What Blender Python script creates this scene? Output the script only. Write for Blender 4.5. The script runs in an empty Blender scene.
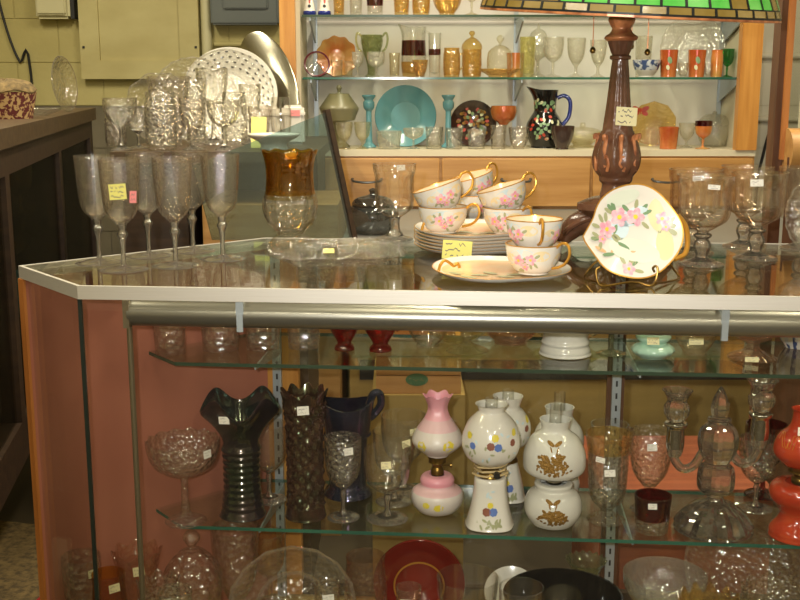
import bpy, bmesh, math, random
from mathutils import Vector, Matrix
random.seed(7)
PI = math.pi
SC = bpy.context.scene
COL = SC.collection
# ---------------------------------------------------------------- camera model
F, PITCH, ZC = 1100.0, math.atan(0.2), 1.32
def ray(px, py):
    x, y = (px - 400) / F, -(py - 300) / F
    return Vector((x, math.cos(PITCH) + y * math.sin(PITCH), -math.sin(PITCH) + y * math.cos(PITCH)))
def on_z(px, py, z):
    d = ray(px, py); t = (z - ZC) / d.z
    return Vector((d.x * t, d.y * t, z))
def at_y(px, py, Y):
    d = ray(px, py); t = Y / d.y
    return Vector((d.x * t, Y, ZC + d.z * t))
def col_x(px, Y, z):            # x of image column px at distance Y and height z
    t = Y * math.cos(PITCH) - (z - ZC) * math.sin(PITCH)
    return (px - 400) / F * t
def depth(P):
    return P.y * math.cos(PITCH) - (P.z - ZC) * math.sin(PITCH)

# ---------------------------------------------------------------- materials
MATS = {}
def new_mat(name):
    m = bpy.data.materials.new(name); m.use_nodes = True
    nt = m.node_tree; nt.nodes.clear()
    out = nt.nodes.new('ShaderNodeOutputMaterial')
    MATS[name] = m
    return m, nt, out
def node(nt, typ, **kw):
    n = nt.nodes.new(typ)
    for k, v in kw.items():
        if k in n.inputs: n.inputs[k].default_value = v
        else: setattr(n, k, v)
    return n
def rgb(c): return (c[0], c[1], c[2], 1)
def lin(r, g, b):
    f = lambda v: ((v / 255 + .055) / 1.055) ** 2.4 if v > 10 else v / 255 / 12.92
    return (f(r), f(g), f(b))
def pbr(name, c, rough=.5, metal=0, c2=None, noise=8, stretch=(1, 1, 1), bump=0, bscale=40, coat=0, film=0, spec=.5, detail=4, sss=0, lo=.35, hi=.65):
    m, nt, out = new_mat(name)
    b = node(nt, 'ShaderNodeBsdfPrincipled')
    b.inputs['Roughness'].default_value = rough
    b.inputs['Metallic'].default_value = metal
    b.inputs['Coat Weight'].default_value = coat
    b.inputs['Coat Roughness'].default_value = .05
    b.inputs['Specular IOR Level'].default_value = spec
    if film:
        b.inputs['Thin Film Thickness'].default_value = film
        b.inputs['Thin Film IOR'].default_value = 1.7
    if sss:
        b.inputs['Subsurface Weight'].default_value = sss
        b.inputs['Subsurface Radius'].default_value = (.01, .008, .006)
    b.inputs['Base Color'].default_value = rgb(c)
    tc = node(nt, 'ShaderNodeTexCoord')
    if c2:
        mp = node(nt, 'ShaderNodeMapping'); mp.inputs['Scale'].default_value = stretch
        nt.links.new(tc.outputs['Object'], mp.inputs['Vector'])
        nz = node(nt, 'ShaderNodeTexNoise', Scale=noise, Detail=detail)
        nt.links.new(mp.outputs[0], nz.inputs['Vector'])
        cr = node(nt, 'ShaderNodeValToRGB')
        cr.color_ramp.elements[0].color = rgb(c); cr.color_ramp.elements[1].color = rgb(c2)
        cr.color_ramp.elements[0].position = lo; cr.color_ramp.elements[1].position = hi
        nt.links.new(nz.outputs['Fac'], cr.inputs[0])
        nt.links.new(cr.outputs[0], b.inputs['Base Color'])
    if bump:
        nz = node(nt, 'ShaderNodeTexNoise', Scale=bscale, Detail=3)
        nt.links.new(tc.outputs['Object'], nz.inputs['Vector'])
        bp = node(nt, 'ShaderNodeBump', Strength=bump, Distance=.01)
        nt.links.new(nz.outputs['Fac'], bp.inputs['Height'])
        nt.links.new(bp.outputs[0], b.inputs['Normal'])
    nt.links.new(b.outputs[0], out.inputs[0])
    return m
def wood(name, c, c2, scale=6, rough=.45, axis='X', bump=.05):
    st = {'X': (.6, 9, 9), 'Y': (9, .6, 9), 'Z': (9, 9, .6)}[axis]
    return pbr(name, c, rough, c2=c2, noise=scale, stretch=st, bump=bump, bscale=60, detail=6, lo=.3, hi=.7)
def glass(name, tint=(.97, .97, .96), edge=(.62, .62, .56), bump=0, scale=60, kind='voronoi', frost=0.0, rough=.02, refr=0.0, f0=.05, stretch=(1, 1, 1), graze=.9, ep=2.2):
    """clear thin-walled glass: straight transmission, tinted more where the wall is seen edge-on, Fresnel reflection"""
    m, nt, out = new_mat(name)
    lw = node(nt, 'ShaderNodeLayerWeight', Blend=.5)
    L = nt.links.new
    nrm = None
    if bump:
        tc = node(nt, 'ShaderNodeTexCoord')
        mp = node(nt, 'ShaderNodeMapping'); mp.inputs['Scale'].default_value = stretch
        L(tc.outputs['Object'], mp.inputs['Vector'])
        if kind == 'voronoi':
            tx = node(nt, 'ShaderNodeTexVoronoi', Scale=scale); o = tx.outputs['Distance']
        else:
            tx = node(nt, 'ShaderNodeTexNoise', Scale=scale, Detail=3); o = tx.outputs['Fac']
        L(mp.outputs[0], tx.inputs['Vector'])
        bp = node(nt, 'ShaderNodeBump', Strength=bump, Distance=.006)
        L(o, bp.inputs['Height']); nrm = bp.outputs[0]
        L(nrm, lw.inputs['Normal'])
    p = node(nt, 'ShaderNodeMath', operation='POWER'); p.inputs[1].default_value = 5
    L(lw.outputs['Facing'], p.inputs[0])
    ma = node(nt, 'ShaderNodeMath', operation='MULTIPLY_ADD'); ma.inputs[1].default_value = graze - f0; ma.inputs[2].default_value = f0
    L(p.outputs[0], ma.inputs[0])
    p2 = node(nt, 'ShaderNodeMath', operation='POWER'); p2.inputs[1].default_value = ep
    L(lw.outputs['Facing'], p2.inputs[0])
    mx = node(nt, 'ShaderNodeMix', data_type='RGBA')
    mx.inputs[6].default_value = rgb(tint); mx.inputs[7].default_value = rgb(edge)
    L(p2.outputs[0], mx.inputs[0])
    tr = node(nt, 'ShaderNodeBsdfTransparent')
    L(mx.outputs[2], tr.inputs[0])
    body = tr.outputs[0]
    if refr:
        rf = node(nt, 'ShaderNodeBsdfRefraction', IOR=1.4, Roughness=0.0)
        L(mx.outputs[2], rf.inputs[0])
        if nrm: L(nrm, rf.inputs['Normal'])
        ms = node(nt, 'ShaderNodeMixShader', Fac=refr); L(body, ms.inputs[1]); L(rf.outputs[0], ms.inputs[2]); body = ms.outputs[0]
    if frost:
        df = node(nt, 'ShaderNodeBsdfDiffuse'); df.inputs[0].default_value = rgb([min(1, t * .85) for t in tint])
        if nrm: L(nrm, df.inputs['Normal'])
        tl = node(nt, 'ShaderNodeBsdfTranslucent'); tl.inputs[0].default_value = rgb(tint)
        m2 = node(nt, 'ShaderNodeMixShader', Fac=.5); L(df.outputs[0], m2.inputs[1]); L(tl.outputs[0], m2.inputs[2])
        ms = node(nt, 'ShaderNodeMixShader', Fac=frost); L(body, ms.inputs[1]); L(m2.outputs[0], ms.inputs[2]); body = ms.outputs[0]
    gl = node(nt, 'ShaderNodeBsdfGlossy', Roughness=rough)
    gl.inputs[0].default_value = (1, 1, 1, 1)
    if nrm: L(nrm, gl.inputs['Normal'])
    fin = node(nt, 'ShaderNodeMixShader'); L(ma.outputs[0], fin.inputs[0]); L(body, fin.inputs[1]); L(gl.outputs[0], fin.inputs[2])
    L(fin.outputs[0], out.inputs[0])
    return m

# ---------------------------------------------------------------- mesh helpers
def face(bm, vs, mi=0, smooth=True):
    try:
        f = bm.faces.new(vs); f.material_index = mi; f.smooth = smooth; return f
    except ValueError:
        return None
def box(bm, lo, hi, mi=0, M=None):
    v = []
    for z in (lo[2], hi[2]):
        for x, y in ((lo[0], lo[1]), (hi[0], lo[1]), (hi[0], hi[1]), (lo[0], hi[1])):
            p = Vector((x, y, z)); v.append(bm.verts.new(M @ p if M else p))
    for q in ((3, 2, 1, 0), (4, 5, 6, 7), (0, 1, 5, 4), (1, 2, 6, 5), (2, 3, 7, 6), (3, 0, 4, 7)):
        face(bm, [v[i] for i in q], mi, False)
    return bm
def prism(bm, poly, z0, z1, mi=0, mi_side=None):
    """vertical prism over a counter-clockwise list of (x, y)"""
    a = [bm.verts.new((x, y, z0)) for x, y in poly]; b = [bm.verts.new((x, y, z1)) for x, y in poly]
    n = len(poly)
    face(bm, a[::-1], mi, False); face(bm, b, mi, False)
    for i in range(n):
        face(bm, [a[i], a[(i + 1) % n], b[(i + 1) % n], b[i]], mi if mi_side is None else mi_side, False)
    return bm
def slab(bm, quad, thick, mi=0):
    """solid slab under a polygon of 3-D points, thickened along its normal"""
    q = [Vector(p) for p in quad]
    n = (q[1] - q[0]).cross(q[2] - q[1]).normalized() * thick
    a = [bm.verts.new(p) for p in q]; b = [bm.verts.new(p + n) for p in q]
    k = len(q)
    face(bm, a[::-1], mi, False); face(bm, b, mi, False)
    for i in range(k): face(bm, [a[i], a[(i + 1) % k], b[(i + 1) % k], b[i]], mi, False)
    return bm
def tube(bm, pts, r, seg=8, mi=0, closed=False):
    P = [Vector(p) for p in pts]; n = len(P); rings = []
    rr = r if isinstance(r, (list, tuple)) else [r] * n
    up = None
    for i in range(n):
        if closed: t = (P[(i + 1) % n] - P[i - 1]).normalized()
        else: t = (P[min(i + 1, n - 1)] - P[max(i - 1, 0)]).normalized()
        if up is None:
            up = Vector((0, 0, 1)) if abs(t.z) < .9 else Vector((1, 0, 0))
        up = (up - t * up.dot(t)).normalized()
        s = t.cross(up)
        rings.append([bm.verts.new(P[i] + (up * math.cos(2 * PI * k / seg) + s * math.sin(2 * PI * k / seg)) * rr[i]) for k in range(seg)])
    for i in range(n if closed else n - 1):
        A, B = rings[i], rings[(i + 1) % n]
        for k in range(seg): face(bm, [A[k], B[k], B[(k + 1) % seg], A[(k + 1) % seg]], mi)
    if not closed:
        face(bm, rings[0], mi); face(bm, rings[-1][::-1], mi)
    return bm
def arc(cx, cz, rx, rz, a0, a1, n=12, y=0):
    return [(cx + rx * math.cos(math.radians(a0 + (a1 - a0) * i / n)), y, cz + rz * math.sin(math.radians(a0 + (a1 - a0) * i / n))) for i in range(n + 1)]
def smooth(pts, k=4):
    """Catmull-Rom through (r, z) points; a repeated point keeps a corner"""
    out = []
    n = len(pts)
    for i in range(n - 1):
        p1, p2 = pts[i], pts[i + 1]
        if p1 == p2: continue
        p0 = pts[i - 1] if i else p1; p3 = pts[i + 2] if i + 2 < n else p2
        for j in range(k):
            t = j / k
            q = []
            for a, b, c, d in zip(p0, p1, p2, p3):
                q.append(.5 * (2 * b + (c - a) * t + (2 * a - 5 * b + 4 * c - d) * t * t + (3 * b - a - 3 * c + d) * t ** 3))
            out.append((max(q[0], 0), max(q[1], min(p1[1], p2[1]))))
    out.append(pts[-1])
    return out
def lathe(prof, seg=36, mod=None, bands=None, bm=None, M=None, mi=0):
    bm = bm or bmesh.new()
    rings = []
    for r, z in prof:
        if r < 1e-5:
            v = bm.verts.new((0, 0, mod(0, 0, z)[1] if mod else z)); rings.append([v]); continue
        ring = []
        for k in range(seg):
            th = 2 * PI * k / seg - PI / 2
            rr, zz = mod(th, r, z) if mod else (r, z)
            ring.append(bm.verts.new((rr * math.cos(th), rr * math.sin(th), zz)))
        rings.append(ring)
    vs = [v for g in rings for v in g]
    for i in range(len(rings) - 1):
        A, B = rings[i], rings[i + 1]
        m_i = mi
        if bands:
            zm = (prof[i][1] + prof[i + 1][1]) / 2
            for z0, z1, b in bands:
                if z0 <= zm <= z1: m_i = b
        if len(A) == 1 and len(B) == 1: continue
        for k in range(seg):
            k2 = (k + 1) % seg
            if len(A) == 1: face(bm, [A[0], B[k2], B[k]], m_i)
            elif len(B) == 1: face(bm, [A[k], A[k2], B[0]], m_i)
            else: face(bm, [A[k], A[k2], B[k2], B[k]], m_i)
    if M is not None:
        for v in vs: v.co = M @ v.co
    return bm
def wall_of(outer, t, zf):
    """closed double-walled profile from an outer run that starts on the axis and ends at the rim"""
    inner, rl = [], None
    for r, z in reversed(outer):
        if z <= zf: break
        inner.append((max(r - t, .0004), z))
    inner[0] = (inner[0][0], outer[-1][1])
    return list(outer) + inner + [(0, zf)]
def R_at(outer, z):
    best = 0
    for (r0, z0), (r1, z1) in zip(outer, outer[1:]):
        if min(z0, z1) <= z <= max(z0, z1) and abs(z1 - z0) > 1e-9:
            best = max(best, r0 + (r1 - r0) * (z - z0) / (z1 - z0))
    return best or outer[-1][0]
def ruffle(n, ar, az, z0, h, ph=0, p=2):
    def f(th, r, z):
        k = max(0, (z - z0) / (h - z0)) ** p
        return r * (1 + ar * k * math.cos(n * th + ph)), z + az * h * k * math.cos(n * th + ph)
    return f
def flute(n, a, z0, z1, sharp=False, ph=0):
    def f(th, r, z):
        if z <= z0 or z >= z1: return r, z
        w = min(1, (z - z0) / (.08 * (z1 - z0)), (z1 - z) / (.08 * (z1 - z0)))
        c = abs(math.cos(n * th / 2 + ph)) * 2 - 1 if sharp else math.cos(n * th + ph)
        return r * (1 + a * w * c), z
    return f
def both(*fs):
    def f(th, r, z):
        for g in fs: r, z = g(th, r, z)
        return r, z
    return f

# ---------------------------------------------------------------- objects
def mesh_obj(name, bm, mats, parent=None, loc=None):
    me = bpy.data.meshes.new(name)
    bmesh.ops.recalc_face_normals(bm, faces=bm.faces[:])
    bm.to_mesh(me); bm.free()
    for m in (mats if isinstance(mats, (list, tuple)) else [mats]):
        me.materials.append(MATS[m] if isinstance(m, str) else m)
    m0 = mats[0] if isinstance(mats, (list, tuple)) else mats
    me.set_sharp_from_angle(angle=math.radians(7 if m0 in ('glass_cut', 'glass_hobnail', 'crystal') else 42))
    o = bpy.data.objects.new(name, me); COL.objects.link(o)
    if parent: o.parent = parent
    if loc is not None: o.location = loc
    return o
def tagp(o, label, cat, group=None):
    o['label'] = label; o['category'] = cat
    if group: o['group'] = group
    return o
def root(name, label, cat, loc=(0, 0, 0), group=None, rz=0):
    o = bpy.data.objects.new(name, None); COL.objects.link(o)
    o.empty_display_size = .05
    o.location = loc; o.rotation_euler.z = rz
    return tagp(o, label, cat, group)
def struct(name, bm, m):
    o = mesh_obj(name, bm, m); o['kind'] = 'structure'; return o
def copy_thing(o, loc, label, group=None, rz=None):
    c = o.copy(); COL.objects.link(c); c.location = loc; c['label'] = label
    if rz is not None: c.rotation_euler.z = rz
    if group: c['group'] = group
    for ch in list(o.children):
        d = ch.copy(); COL.objects.link(d); d.parent = c
        for g in list(ch.children):
            e = g.copy(); COL.objects.link(e); e.parent = d
    return c
def scribble(bm, M, w, h, mi=1, lines=3, seed=0):
    """illegible handwriting: thin ink ribbons in the x-z plane of M"""
    rnd = random.Random(seed)
    t = max(.0004, h * .03)
    for l in range(lines):
        zc = h * (.5 - (l + .7) / (lines + .4))
        x = -w * .4
        end = w * rnd.uniform(.2, .42)
        pts = []
        while x < end:
            pts.append((x, zc + rnd.uniform(-.5, .5) * h / lines * .55)); x += w * .055
            if rnd.random() < .14: pts.append(None); x += w * .06
        for a, b in zip(pts, pts[1:]):
            if a is None or b is None: continue
            q = [(a[0], a[1] - t), (b[0], b[1] - t), (b[0], b[1] + t), (a[0], a[1] + t)]
            face(bm, [bm.verts.new(M @ Vector((x_, -.0007, z_))) for x_, z_ in q], mi, False)
def price_tag(parent, pos, nrm, w, h, mat='paper_white', lines=2, roll=0, seed=0):
    """small stuck-on paper tag facing nrm at pos (local coordinates)"""
    n = Vector(nrm).normalized()
    x = Vector((0, 0, 1)).cross(n)
    x = x.normalized() if x.length > .01 else Vector((1, 0, 0))
    z = n.cross(x)
    M = Matrix((x, -n, z)).transposed().to_4x4()
    M = Matrix.Translation(Vector(pos)) @ M @ Matrix.Rotation(roll, 4, 'Y')
    bm = bmesh.new()
    box(bm, (-w / 2, -.0005, -h / 2), (w / 2, .0002, h / 2), 0, M)
    scribble(bm, M, w, h, 1, lines, seed)
    return mesh_obj('price_tag', bm, [mat, 'ink'], parent)
# flat flower / leaf shapes laid on a surface: mp(x, y) -> point
def blob(bm, mp, cx, cy, rx, ry, mi, rot=0, n=10, petals=0, dep=.25):
    c = bm.verts.new(mp(cx, cy)); ring = []
    for k in range(n):
        a = 2 * PI * k / n
        f = 1 if not petals else 1 - dep + dep * abs(math.cos(petals * a / 2)) * 1.0
        x, y = rx * f * math.cos(a), ry * f * math.sin(a)
        ring.append(bm.verts.new(mp(cx + x * math.cos(rot) - y * math.sin(rot), cy + x * math.sin(rot) + y * math.cos(rot))))
    for k in range(n): face(bm, [c, ring[k], ring[(k + 1) % n]], mi)
def flower(bm, mp0, cx, cy, r, mp_petal, mi_core, lift=.0004):
    blob(bm, lambda x, y: mp0(x, y, lift), cx, cy, r, r, mp_petal, n=30, petals=5, dep=.38)
    blob(bm, lambda x, y: mp0(x, y, lift * 2.2), cx, cy, r * .25, r * .25, mi_core, n=8)
def on_lathe(outer, th0=-PI / 2):
    def mp(x, y, lift=.0005):
        r = R_at(outer, y) + lift
        a = th0 + x / max(r, .004)
        return Vector((r * math.cos(a), r * math.sin(a), y))
    return mp
E_CEIL, E_FLASH = 48, 95
# ================================================================ materials used
glass('glass_clear', (.99, .985, .97), (.56, .53, .44), f0=.085, rough=.045, frost=.012, ep=3.0)
glass('glass_plain', (.99, .99, .98), (.54, .52, .45), f0=.075, rough=.04, frost=.012, ep=3.2)
glass('glass_cut', (.985, .98, .96), (.7, .67, .57), bump=.8, scale=110, f0=.095, rough=.08, frost=.03)
glass('glass_hobnail', (.98, .965, .945), (.7, .65, .57), bump=.9, scale=75, f0=.09, rough=.08, frost=.03)
glass('glass_plate', (.985, .98, .96), (.72, .69, .6), bump=.9, scale=80, f0=.095, rough=.08, frost=.04)
glass('glass_foot', (.985, .975, .955), (.84, .81, .72), bump=.3, scale=50, refr=.4, f0=.15, rough=.08, frost=.1)
glass('glass_stem', (.99, .985, .97), (.9, .88, .82), refr=.7, f0=.13, rough=.04, frost=.05)
glass('crystal', (.99, .99, .98), (.95, .94, .92), refr=.75, f0=.13, rough=.05, frost=.05)
glass('glass_etched', (.975, .955, .915), (.62, .56, .44), bump=.4, scale=190, kind='noise', frost=.022, f0=.055, rough=.06, ep=2.8)
glass('glass_blush', (.99, .975, .945), (.66, .44, .24), f0=.1, rough=.05, frost=.012, ep=2.6)
glass('glass_straw', (.975, .96, .88), (.8, .72, .5), bump=.5, scale=110, frost=.05, rough=.06, f0=.07)
glass('glass_amber', (.9, .68, .2), (.6, .34, .04), bump=.15, scale=60, frost=.006, f0=.06, rough=.04)
glass('glass_gold', (.95, .82, .5), (.66, .42, .12), bump=.5, scale=80, frost=.08, f0=.1, rough=.07)
glass('glass_pink', (.96, .87, .8), (.68, .5, .4), bump=.5, scale=90, frost=.03, f0=.07, rough=.05)
glass('pane_dim', (.9, .9, .86), (.5, .5, .45), f0=.03, graze=.2, rough=.2)  # pane glass darkened, reflection cut back, so the left showcase front stays dim
glass('glass_red', (.75, .05, .05), (.35, .0, .01), frost=.06, f0=.07)
glass('glass_ruby', (.45, .03, .05), (.14, .0, .01), frost=.06, f0=.08)
glass('glass_yellow', (.93, .91, .66), (.72, .68, .32), bump=.4, scale=100, frost=.1, rough=.06)
glass('glass_green', (.12, .62, .2), (.03, .25, .06), frost=.15, f0=.07)
glass('glass_olive', (.76, .8, .6), (.46, .5, .3), bump=.6, scale=80, frost=.1, f0=.08)
glass('glass_smoke', (.36, .38, .38), (.14, .14, .15), frost=.1, f0=.08)
glass('glass_frost', (.95, .94, .88), (.76, .74, .66), bump=.4, scale=90, frost=.2, f0=.08, rough=.07)
glass('pane', (.985, .99, .98), (.85, .9, .86), f0=.03)
glass('pane_shelf', (.95, .975, .955), (.75, .85, .78), f0=.04)
glass('pane_top', (.97, .975, .95), (.85, .86, .78), f0=.05)
glass('pane_blue', (.64, .76, .77), (.42, .54, .56), f0=.1, frost=.03)
pbr('shelf_edge_lit', lin(52, 104, 84), .15, c2=lin(40, 84, 70), noise=4)
pbr('shelf_edge_shaded', lin(58, 76, 60), .2)  # same green glass edge as above, with shade put into its colour
pbr('joint_dark', lin(26, 36, 30), .4)
pbr('iridescent_green', (.012, .022, .02), .16, metal=.55, c2=(.05, .03, .045), noise=14, film=420, coat=.6)
pbr('iridescent_brown', (.03, .014, .01), .1, metal=.5, c2=(.1, .045, .03), noise=30, film=380, coat=.6)
pbr('iridescent_violet', (.02, .018, .04), .12, metal=.6, c2=(.03, .05, .09), noise=10, film=480, coat=.7)
pbr('marigold', lin(200, 112, 44), .25, metal=.2, c2=lin(206, 160, 84), noise=14, film=350, coat=.4)
pbr('marigold_deep', lin(176, 80, 36), .18, metal=.2, c2=lin(200, 122, 62), noise=14, film=300, coat=.5)
pbr('porcelain', lin(226, 220, 208), .18, coat=.4, c2=lin(232, 227, 216), noise=4)
pbr('porcelain_cream', lin(232, 212, 178), .2, coat=.4)
pbr('porcelain_peach', lin(224, 176, 128), .2, coat=.4, c2=lin(226, 200, 160), noise=14)
pbr('milk_glass', lin(216, 213, 202), .15, coat=.5)
pbr('milk_glass_bluish', lin(214, 226, 226), .2, coat=.4, c2=lin(236, 236, 230), noise=12)
pbr('mint_glass', lin(176, 212, 190), .18, coat=.5, sss=.1)
pbr('satin_white', lin(218, 208, 200), .35, sss=.15)
pbr('satin_blush', lin(222, 184, 186), .35, sss=.15)
pbr('satin_pink', lin(226, 150, 165), .35, sss=.15, c2=lin(232, 172, 180), noise=12)
pbr('turquoise', lin(92, 146, 156), .2, coat=.5, c2=lin(106, 158, 166), noise=5)
pbr('red_lacquer', lin(186, 66, 36), .15, coat=.6, c2=lin(168, 50, 28), noise=24)
pbr('petal_pink', lin(232, 150, 172), .3, c2=lin(246, 200, 206), noise=120)
pbr('petal_rose', lin(214, 120, 150), .3)
pbr('petal_blue', lin(96, 124, 190), .3)
pbr('petal_yellow', lin(228, 208, 70), .3)
pbr('petal_brown', lin(140, 84, 66), .3)
pbr('leaf_green', lin(120, 150, 100), .3)
pbr('leaf_sage', lin(168, 170, 130), .3)
pbr('wash_blue', lin(206, 224, 230), .25)
pbr('wash_yellow', lin(238, 218, 172), .25)
pbr('wash_green', lin(222, 228, 210), .25)
pbr('gilt', lin(214, 158, 64), .3, metal=.6)
pbr('gilt_relief', lin(150, 112, 50), .4, metal=.5, bump=.5, bscale=300)
pbr('brass', lin(150, 118, 56), .3, metal=.9, c2=lin(110, 84, 40), noise=30)
pbr('copper', lin(190, 120, 80), .35, metal=.7)
pbr('mirror_silver', lin(216, 212, 190), .16, metal=1)
pbr('chrome', (.6, .6, .6), .12, metal=1)
pbr('aluminium', lin(212, 207, 197), .42, metal=.5, c2=lin(218, 214, 205), noise=30, stretch=(.2, 4, 30))
pbr('rail_steel', lin(150, 147, 138), .3, metal=.85)
pbr('post_metal', lin(140, 128, 106), .35, metal=.7)
pbr('zinc', lin(176, 184, 190), .4, metal=.5)
pbr('slot_black', (.02, .02, .02), .6)
pbr('paper_white', lin(236, 232, 220), .8)
pbr('paper_yellow', lin(235, 228, 130), .8)
pbr('paper_cream', lin(240, 230, 180), .8)
pbr('paper_pink', lin(245, 150, 150), .8)
pbr('ink', lin(128, 120, 112), .8)
pbr('flex_cord', lin(205, 180, 130), .5)
pbr('black_plastic', (.01, .01, .011), .35)
pbr('black_glass', (.006, .006, .007), .05, coat=.5)
pbr('cord_black', (.012, .012, .012), .6)
wood('oak', lin(166, 118, 60), lin(190, 144, 84), 5, .4)
wood('oak_upright', lin(176, 116, 50), lin(205, 148, 74), 5, .35, 'Z')
wood('crate_wood', lin(160, 112, 56), lin(182, 134, 74), 6, .6)
wood('edge_wood', lin(164, 98, 44), lin(190, 122, 60), 6, .5, 'Z')
wood('dark_wood', lin(46, 33, 22), lin(66, 48, 32), 6, .5)
wood('worn_top', lin(66, 50, 33), lin(90, 71, 47), 6, .5)
wood('walnut', lin(76, 46, 28), lin(104, 66, 40), 6, .4, 'Z')
wood('brown_board', lin(142, 116, 58), lin(160, 132, 70), 3, .6)
wood('rusty_wood', lin(128, 62, 36), lin(156, 84, 52), 5, .6)
pbr('lamp_wood', lin(88, 57, 40), .26, c2=lin(116, 78, 58), noise=20, bump=.25, bscale=60, coat=.25)
pbr('lamp_copper', lin(224, 150, 98), .32, metal=.25, c2=lin(140, 80, 50), noise=30)
pbr('pink_paint', lin(170, 104, 84), .6, c2=lin(180, 114, 92), noise=3)
pbr('cabinet_back', lin(212, 206, 195), .6)
pbr('ruby_body', lin(132, 24, 18), .15, coat=.5, c2=lin(110, 16, 14), noise=8)
pbr('cabinet_side', lin(206, 196, 168), .55)
pbr('grey_laminate', lin(126, 124, 116), .4)
pbr('gap_shade', (.015, .014, .012), .6)
pbr('wall_yellow', lin(196, 185, 126), .7, c2=lin(180, 168, 108), noise=2, bump=.15, bscale=30)
pbr('wall_white', lin(214, 208, 190), .7, c2=lin(204, 198, 178), noise=2)
pbr('wall_grey', lin(120, 112, 92), .8, c2=lin(98, 92, 74), noise=3)
pbr('panel_paint', lin(204, 194, 138), .6, c2=lin(186, 174, 118), noise=3, stretch=(1, 1, 2))
pbr('box_cream', lin(206, 200, 158), .5)
pbr('box_grey', lin(98, 104, 100), .5)
pbr('floor_concrete', lin(74, 64, 46), .55, c2=lin(56, 48, 36), noise=3)
pbr('ceiling_white', lin(220, 214, 196), .8)
pbr('room_dim', lin(206, 196, 164), .8)
pbr('fabric_tan', lin(132, 110, 70), .9, c2=lin(86, 72, 48), noise=60, bump=.3, bscale=150)
pbr('red_trim', lin(170, 30, 34), .6)
pbr('basket_red', lin(96, 36, 36), .7, c2=lin(190, 160, 110), noise=90, lo=.5, hi=.55)
pbr('lead_came', lin(46, 48, 46), .4, metal=.6)
def art_glass(name, a, b, em):
    m = pbr(name, a, .25, c2=b, noise=12, coat=.4)
    bs = [n for n in m.node_tree.nodes if n.type == 'BSDF_PRINCIPLED'][0]
    bs.inputs['Transmission Weight'].default_value = .15
art_glass('art_green', lin(60, 190, 60), lin(130, 220, 110), 0)
art_glass('art_amber', lin(136, 112, 44), lin(160, 136, 74), 0)
pbr('enamel_cream', lin(205, 205, 165), .4)
pbr('enamel_green', lin(120, 150, 110), .4)
pbr('enamel_red', lin(180, 60, 40), .4)
pbr('cobalt', lin(22, 40, 120), .12, coat=.6)
pbr('ebony_glass', lin(18, 18, 18), .1, coat=.6)
pbr('stone_grey', lin(128, 122, 90), .35, coat=.2)
pbr('pewter', lin(92, 90, 84), .3, metal=.5)
pbr('blue_white', lin(60, 78, 120), .2, coat=.4, c2=lin(200, 205, 210), noise=60, lo=.45, hi=.55)
pbr('plum_rim', lin(92, 30, 40), .25)
pbr('label_green', lin(60, 96, 60), .7)
pbr('fenton_brown', lin(60, 42, 36), .15, coat=.5)
pbr('decor_dots', lin(236, 232, 220), .2, coat=.4)

# ================================================================ the room
X0, X1, Y0, Y1, ZT = -3.4, 3.6, -2.6, 5.3, 3.0
def S(name, lo, hi, m): struct(name, box(bmesh.new(), lo, hi), m)
S('floor', (X0 - .1, Y0 - .1, -.1), (X1 + .1, Y1 + .1, 0), 'floor_concrete')
S('ceiling', (X0 - .1, Y0 - .1, ZT), (X1 + .1, Y1 + .1, ZT + .1), 'ceiling_white')
S('wall_left', (X0 - .1, Y0, 0), (X0, Y1, ZT), 'wall_yellow')
S('wall_right', (X1, Y0, 0), (X1 + .1, Y1, ZT), 'wall_white')
S('wall_front', (X0, Y0 - .1, 0), (X1, Y0, ZT), 'room_dim')
# back wall of painted block: yellowed on the left, whiter on the right
bm = bmesh.new()
rnd = random.Random(3)
def blocks(bm, xa, xb, za, zb, mi):
    z, row = za, 0
    while z < zb - .01:
        zt = min(z + .2, zb); x = xa - (.2 if row % 2 else 0)
        while x < xb:
            a, b = max(x, xa), min(x + .4, xb)
            if b - a > .02: box(bm, (a + .003, Y1 - .004, z + .003), (b - .003, Y1 + .05, zt - .003), mi)
            x += .4
        z = zt; row += 1
    box(bm, (xa, Y1 + .001, za), (xb, Y1 + .1, zb), mi)
blocks(bm, X0, .2, 0, 1.2, 2); blocks(bm, X0, .2, 1.2, ZT, 0); blocks(bm, .2, X1, 0, ZT, 1)
struct('wall_back', bm, ['wall_yellow', 'wall_white', 'wall_grey'])

# ================================================================ the glass display case
A0 = Vector((-.510, 1.713)); U = Vector((.99675, -.0806)); N = Vector((.0806, .99675))
def cw(u, v): p = A0 + U * u + N * v; return (p.x, p.y)
ZTOP, Z1, Z2, Z3 = 1.0, .81, .49, .22
CR = 1.62
foot = [(0, 0), (CR, 0), (CR, .557), (.187, .557), (-.172, .178)]
case = root('display_case', 'long glass shop counter case with pink end panel and steel edged glass top', 'display case', (0, 0, 0))
def inset(poly, d):
    out = []
    n = len(poly)
    for i in range(n):
        p0, p1, p2 = Vector(poly[i - 1]), Vector(poly[i]), Vector(poly[(i + 1) % n])
        e1, e2 = (p1 - p0).normalized(), (p2 - p1).normalized()
        n1, n2 = Vector((-e1.y, e1.x)), Vector((-e2.y, e2.x))
        b = (n1 + n2); b = b / (b.dot(n1))
        out.append(tuple(p1 + b * d))
    return out
W = lambda poly: [cw(*q) for q in poly]
mesh_obj('top_glass', prism(bmesh.new(), W(inset(foot, .004)), .9935, .9999), ['pane_top'], case)
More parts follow.
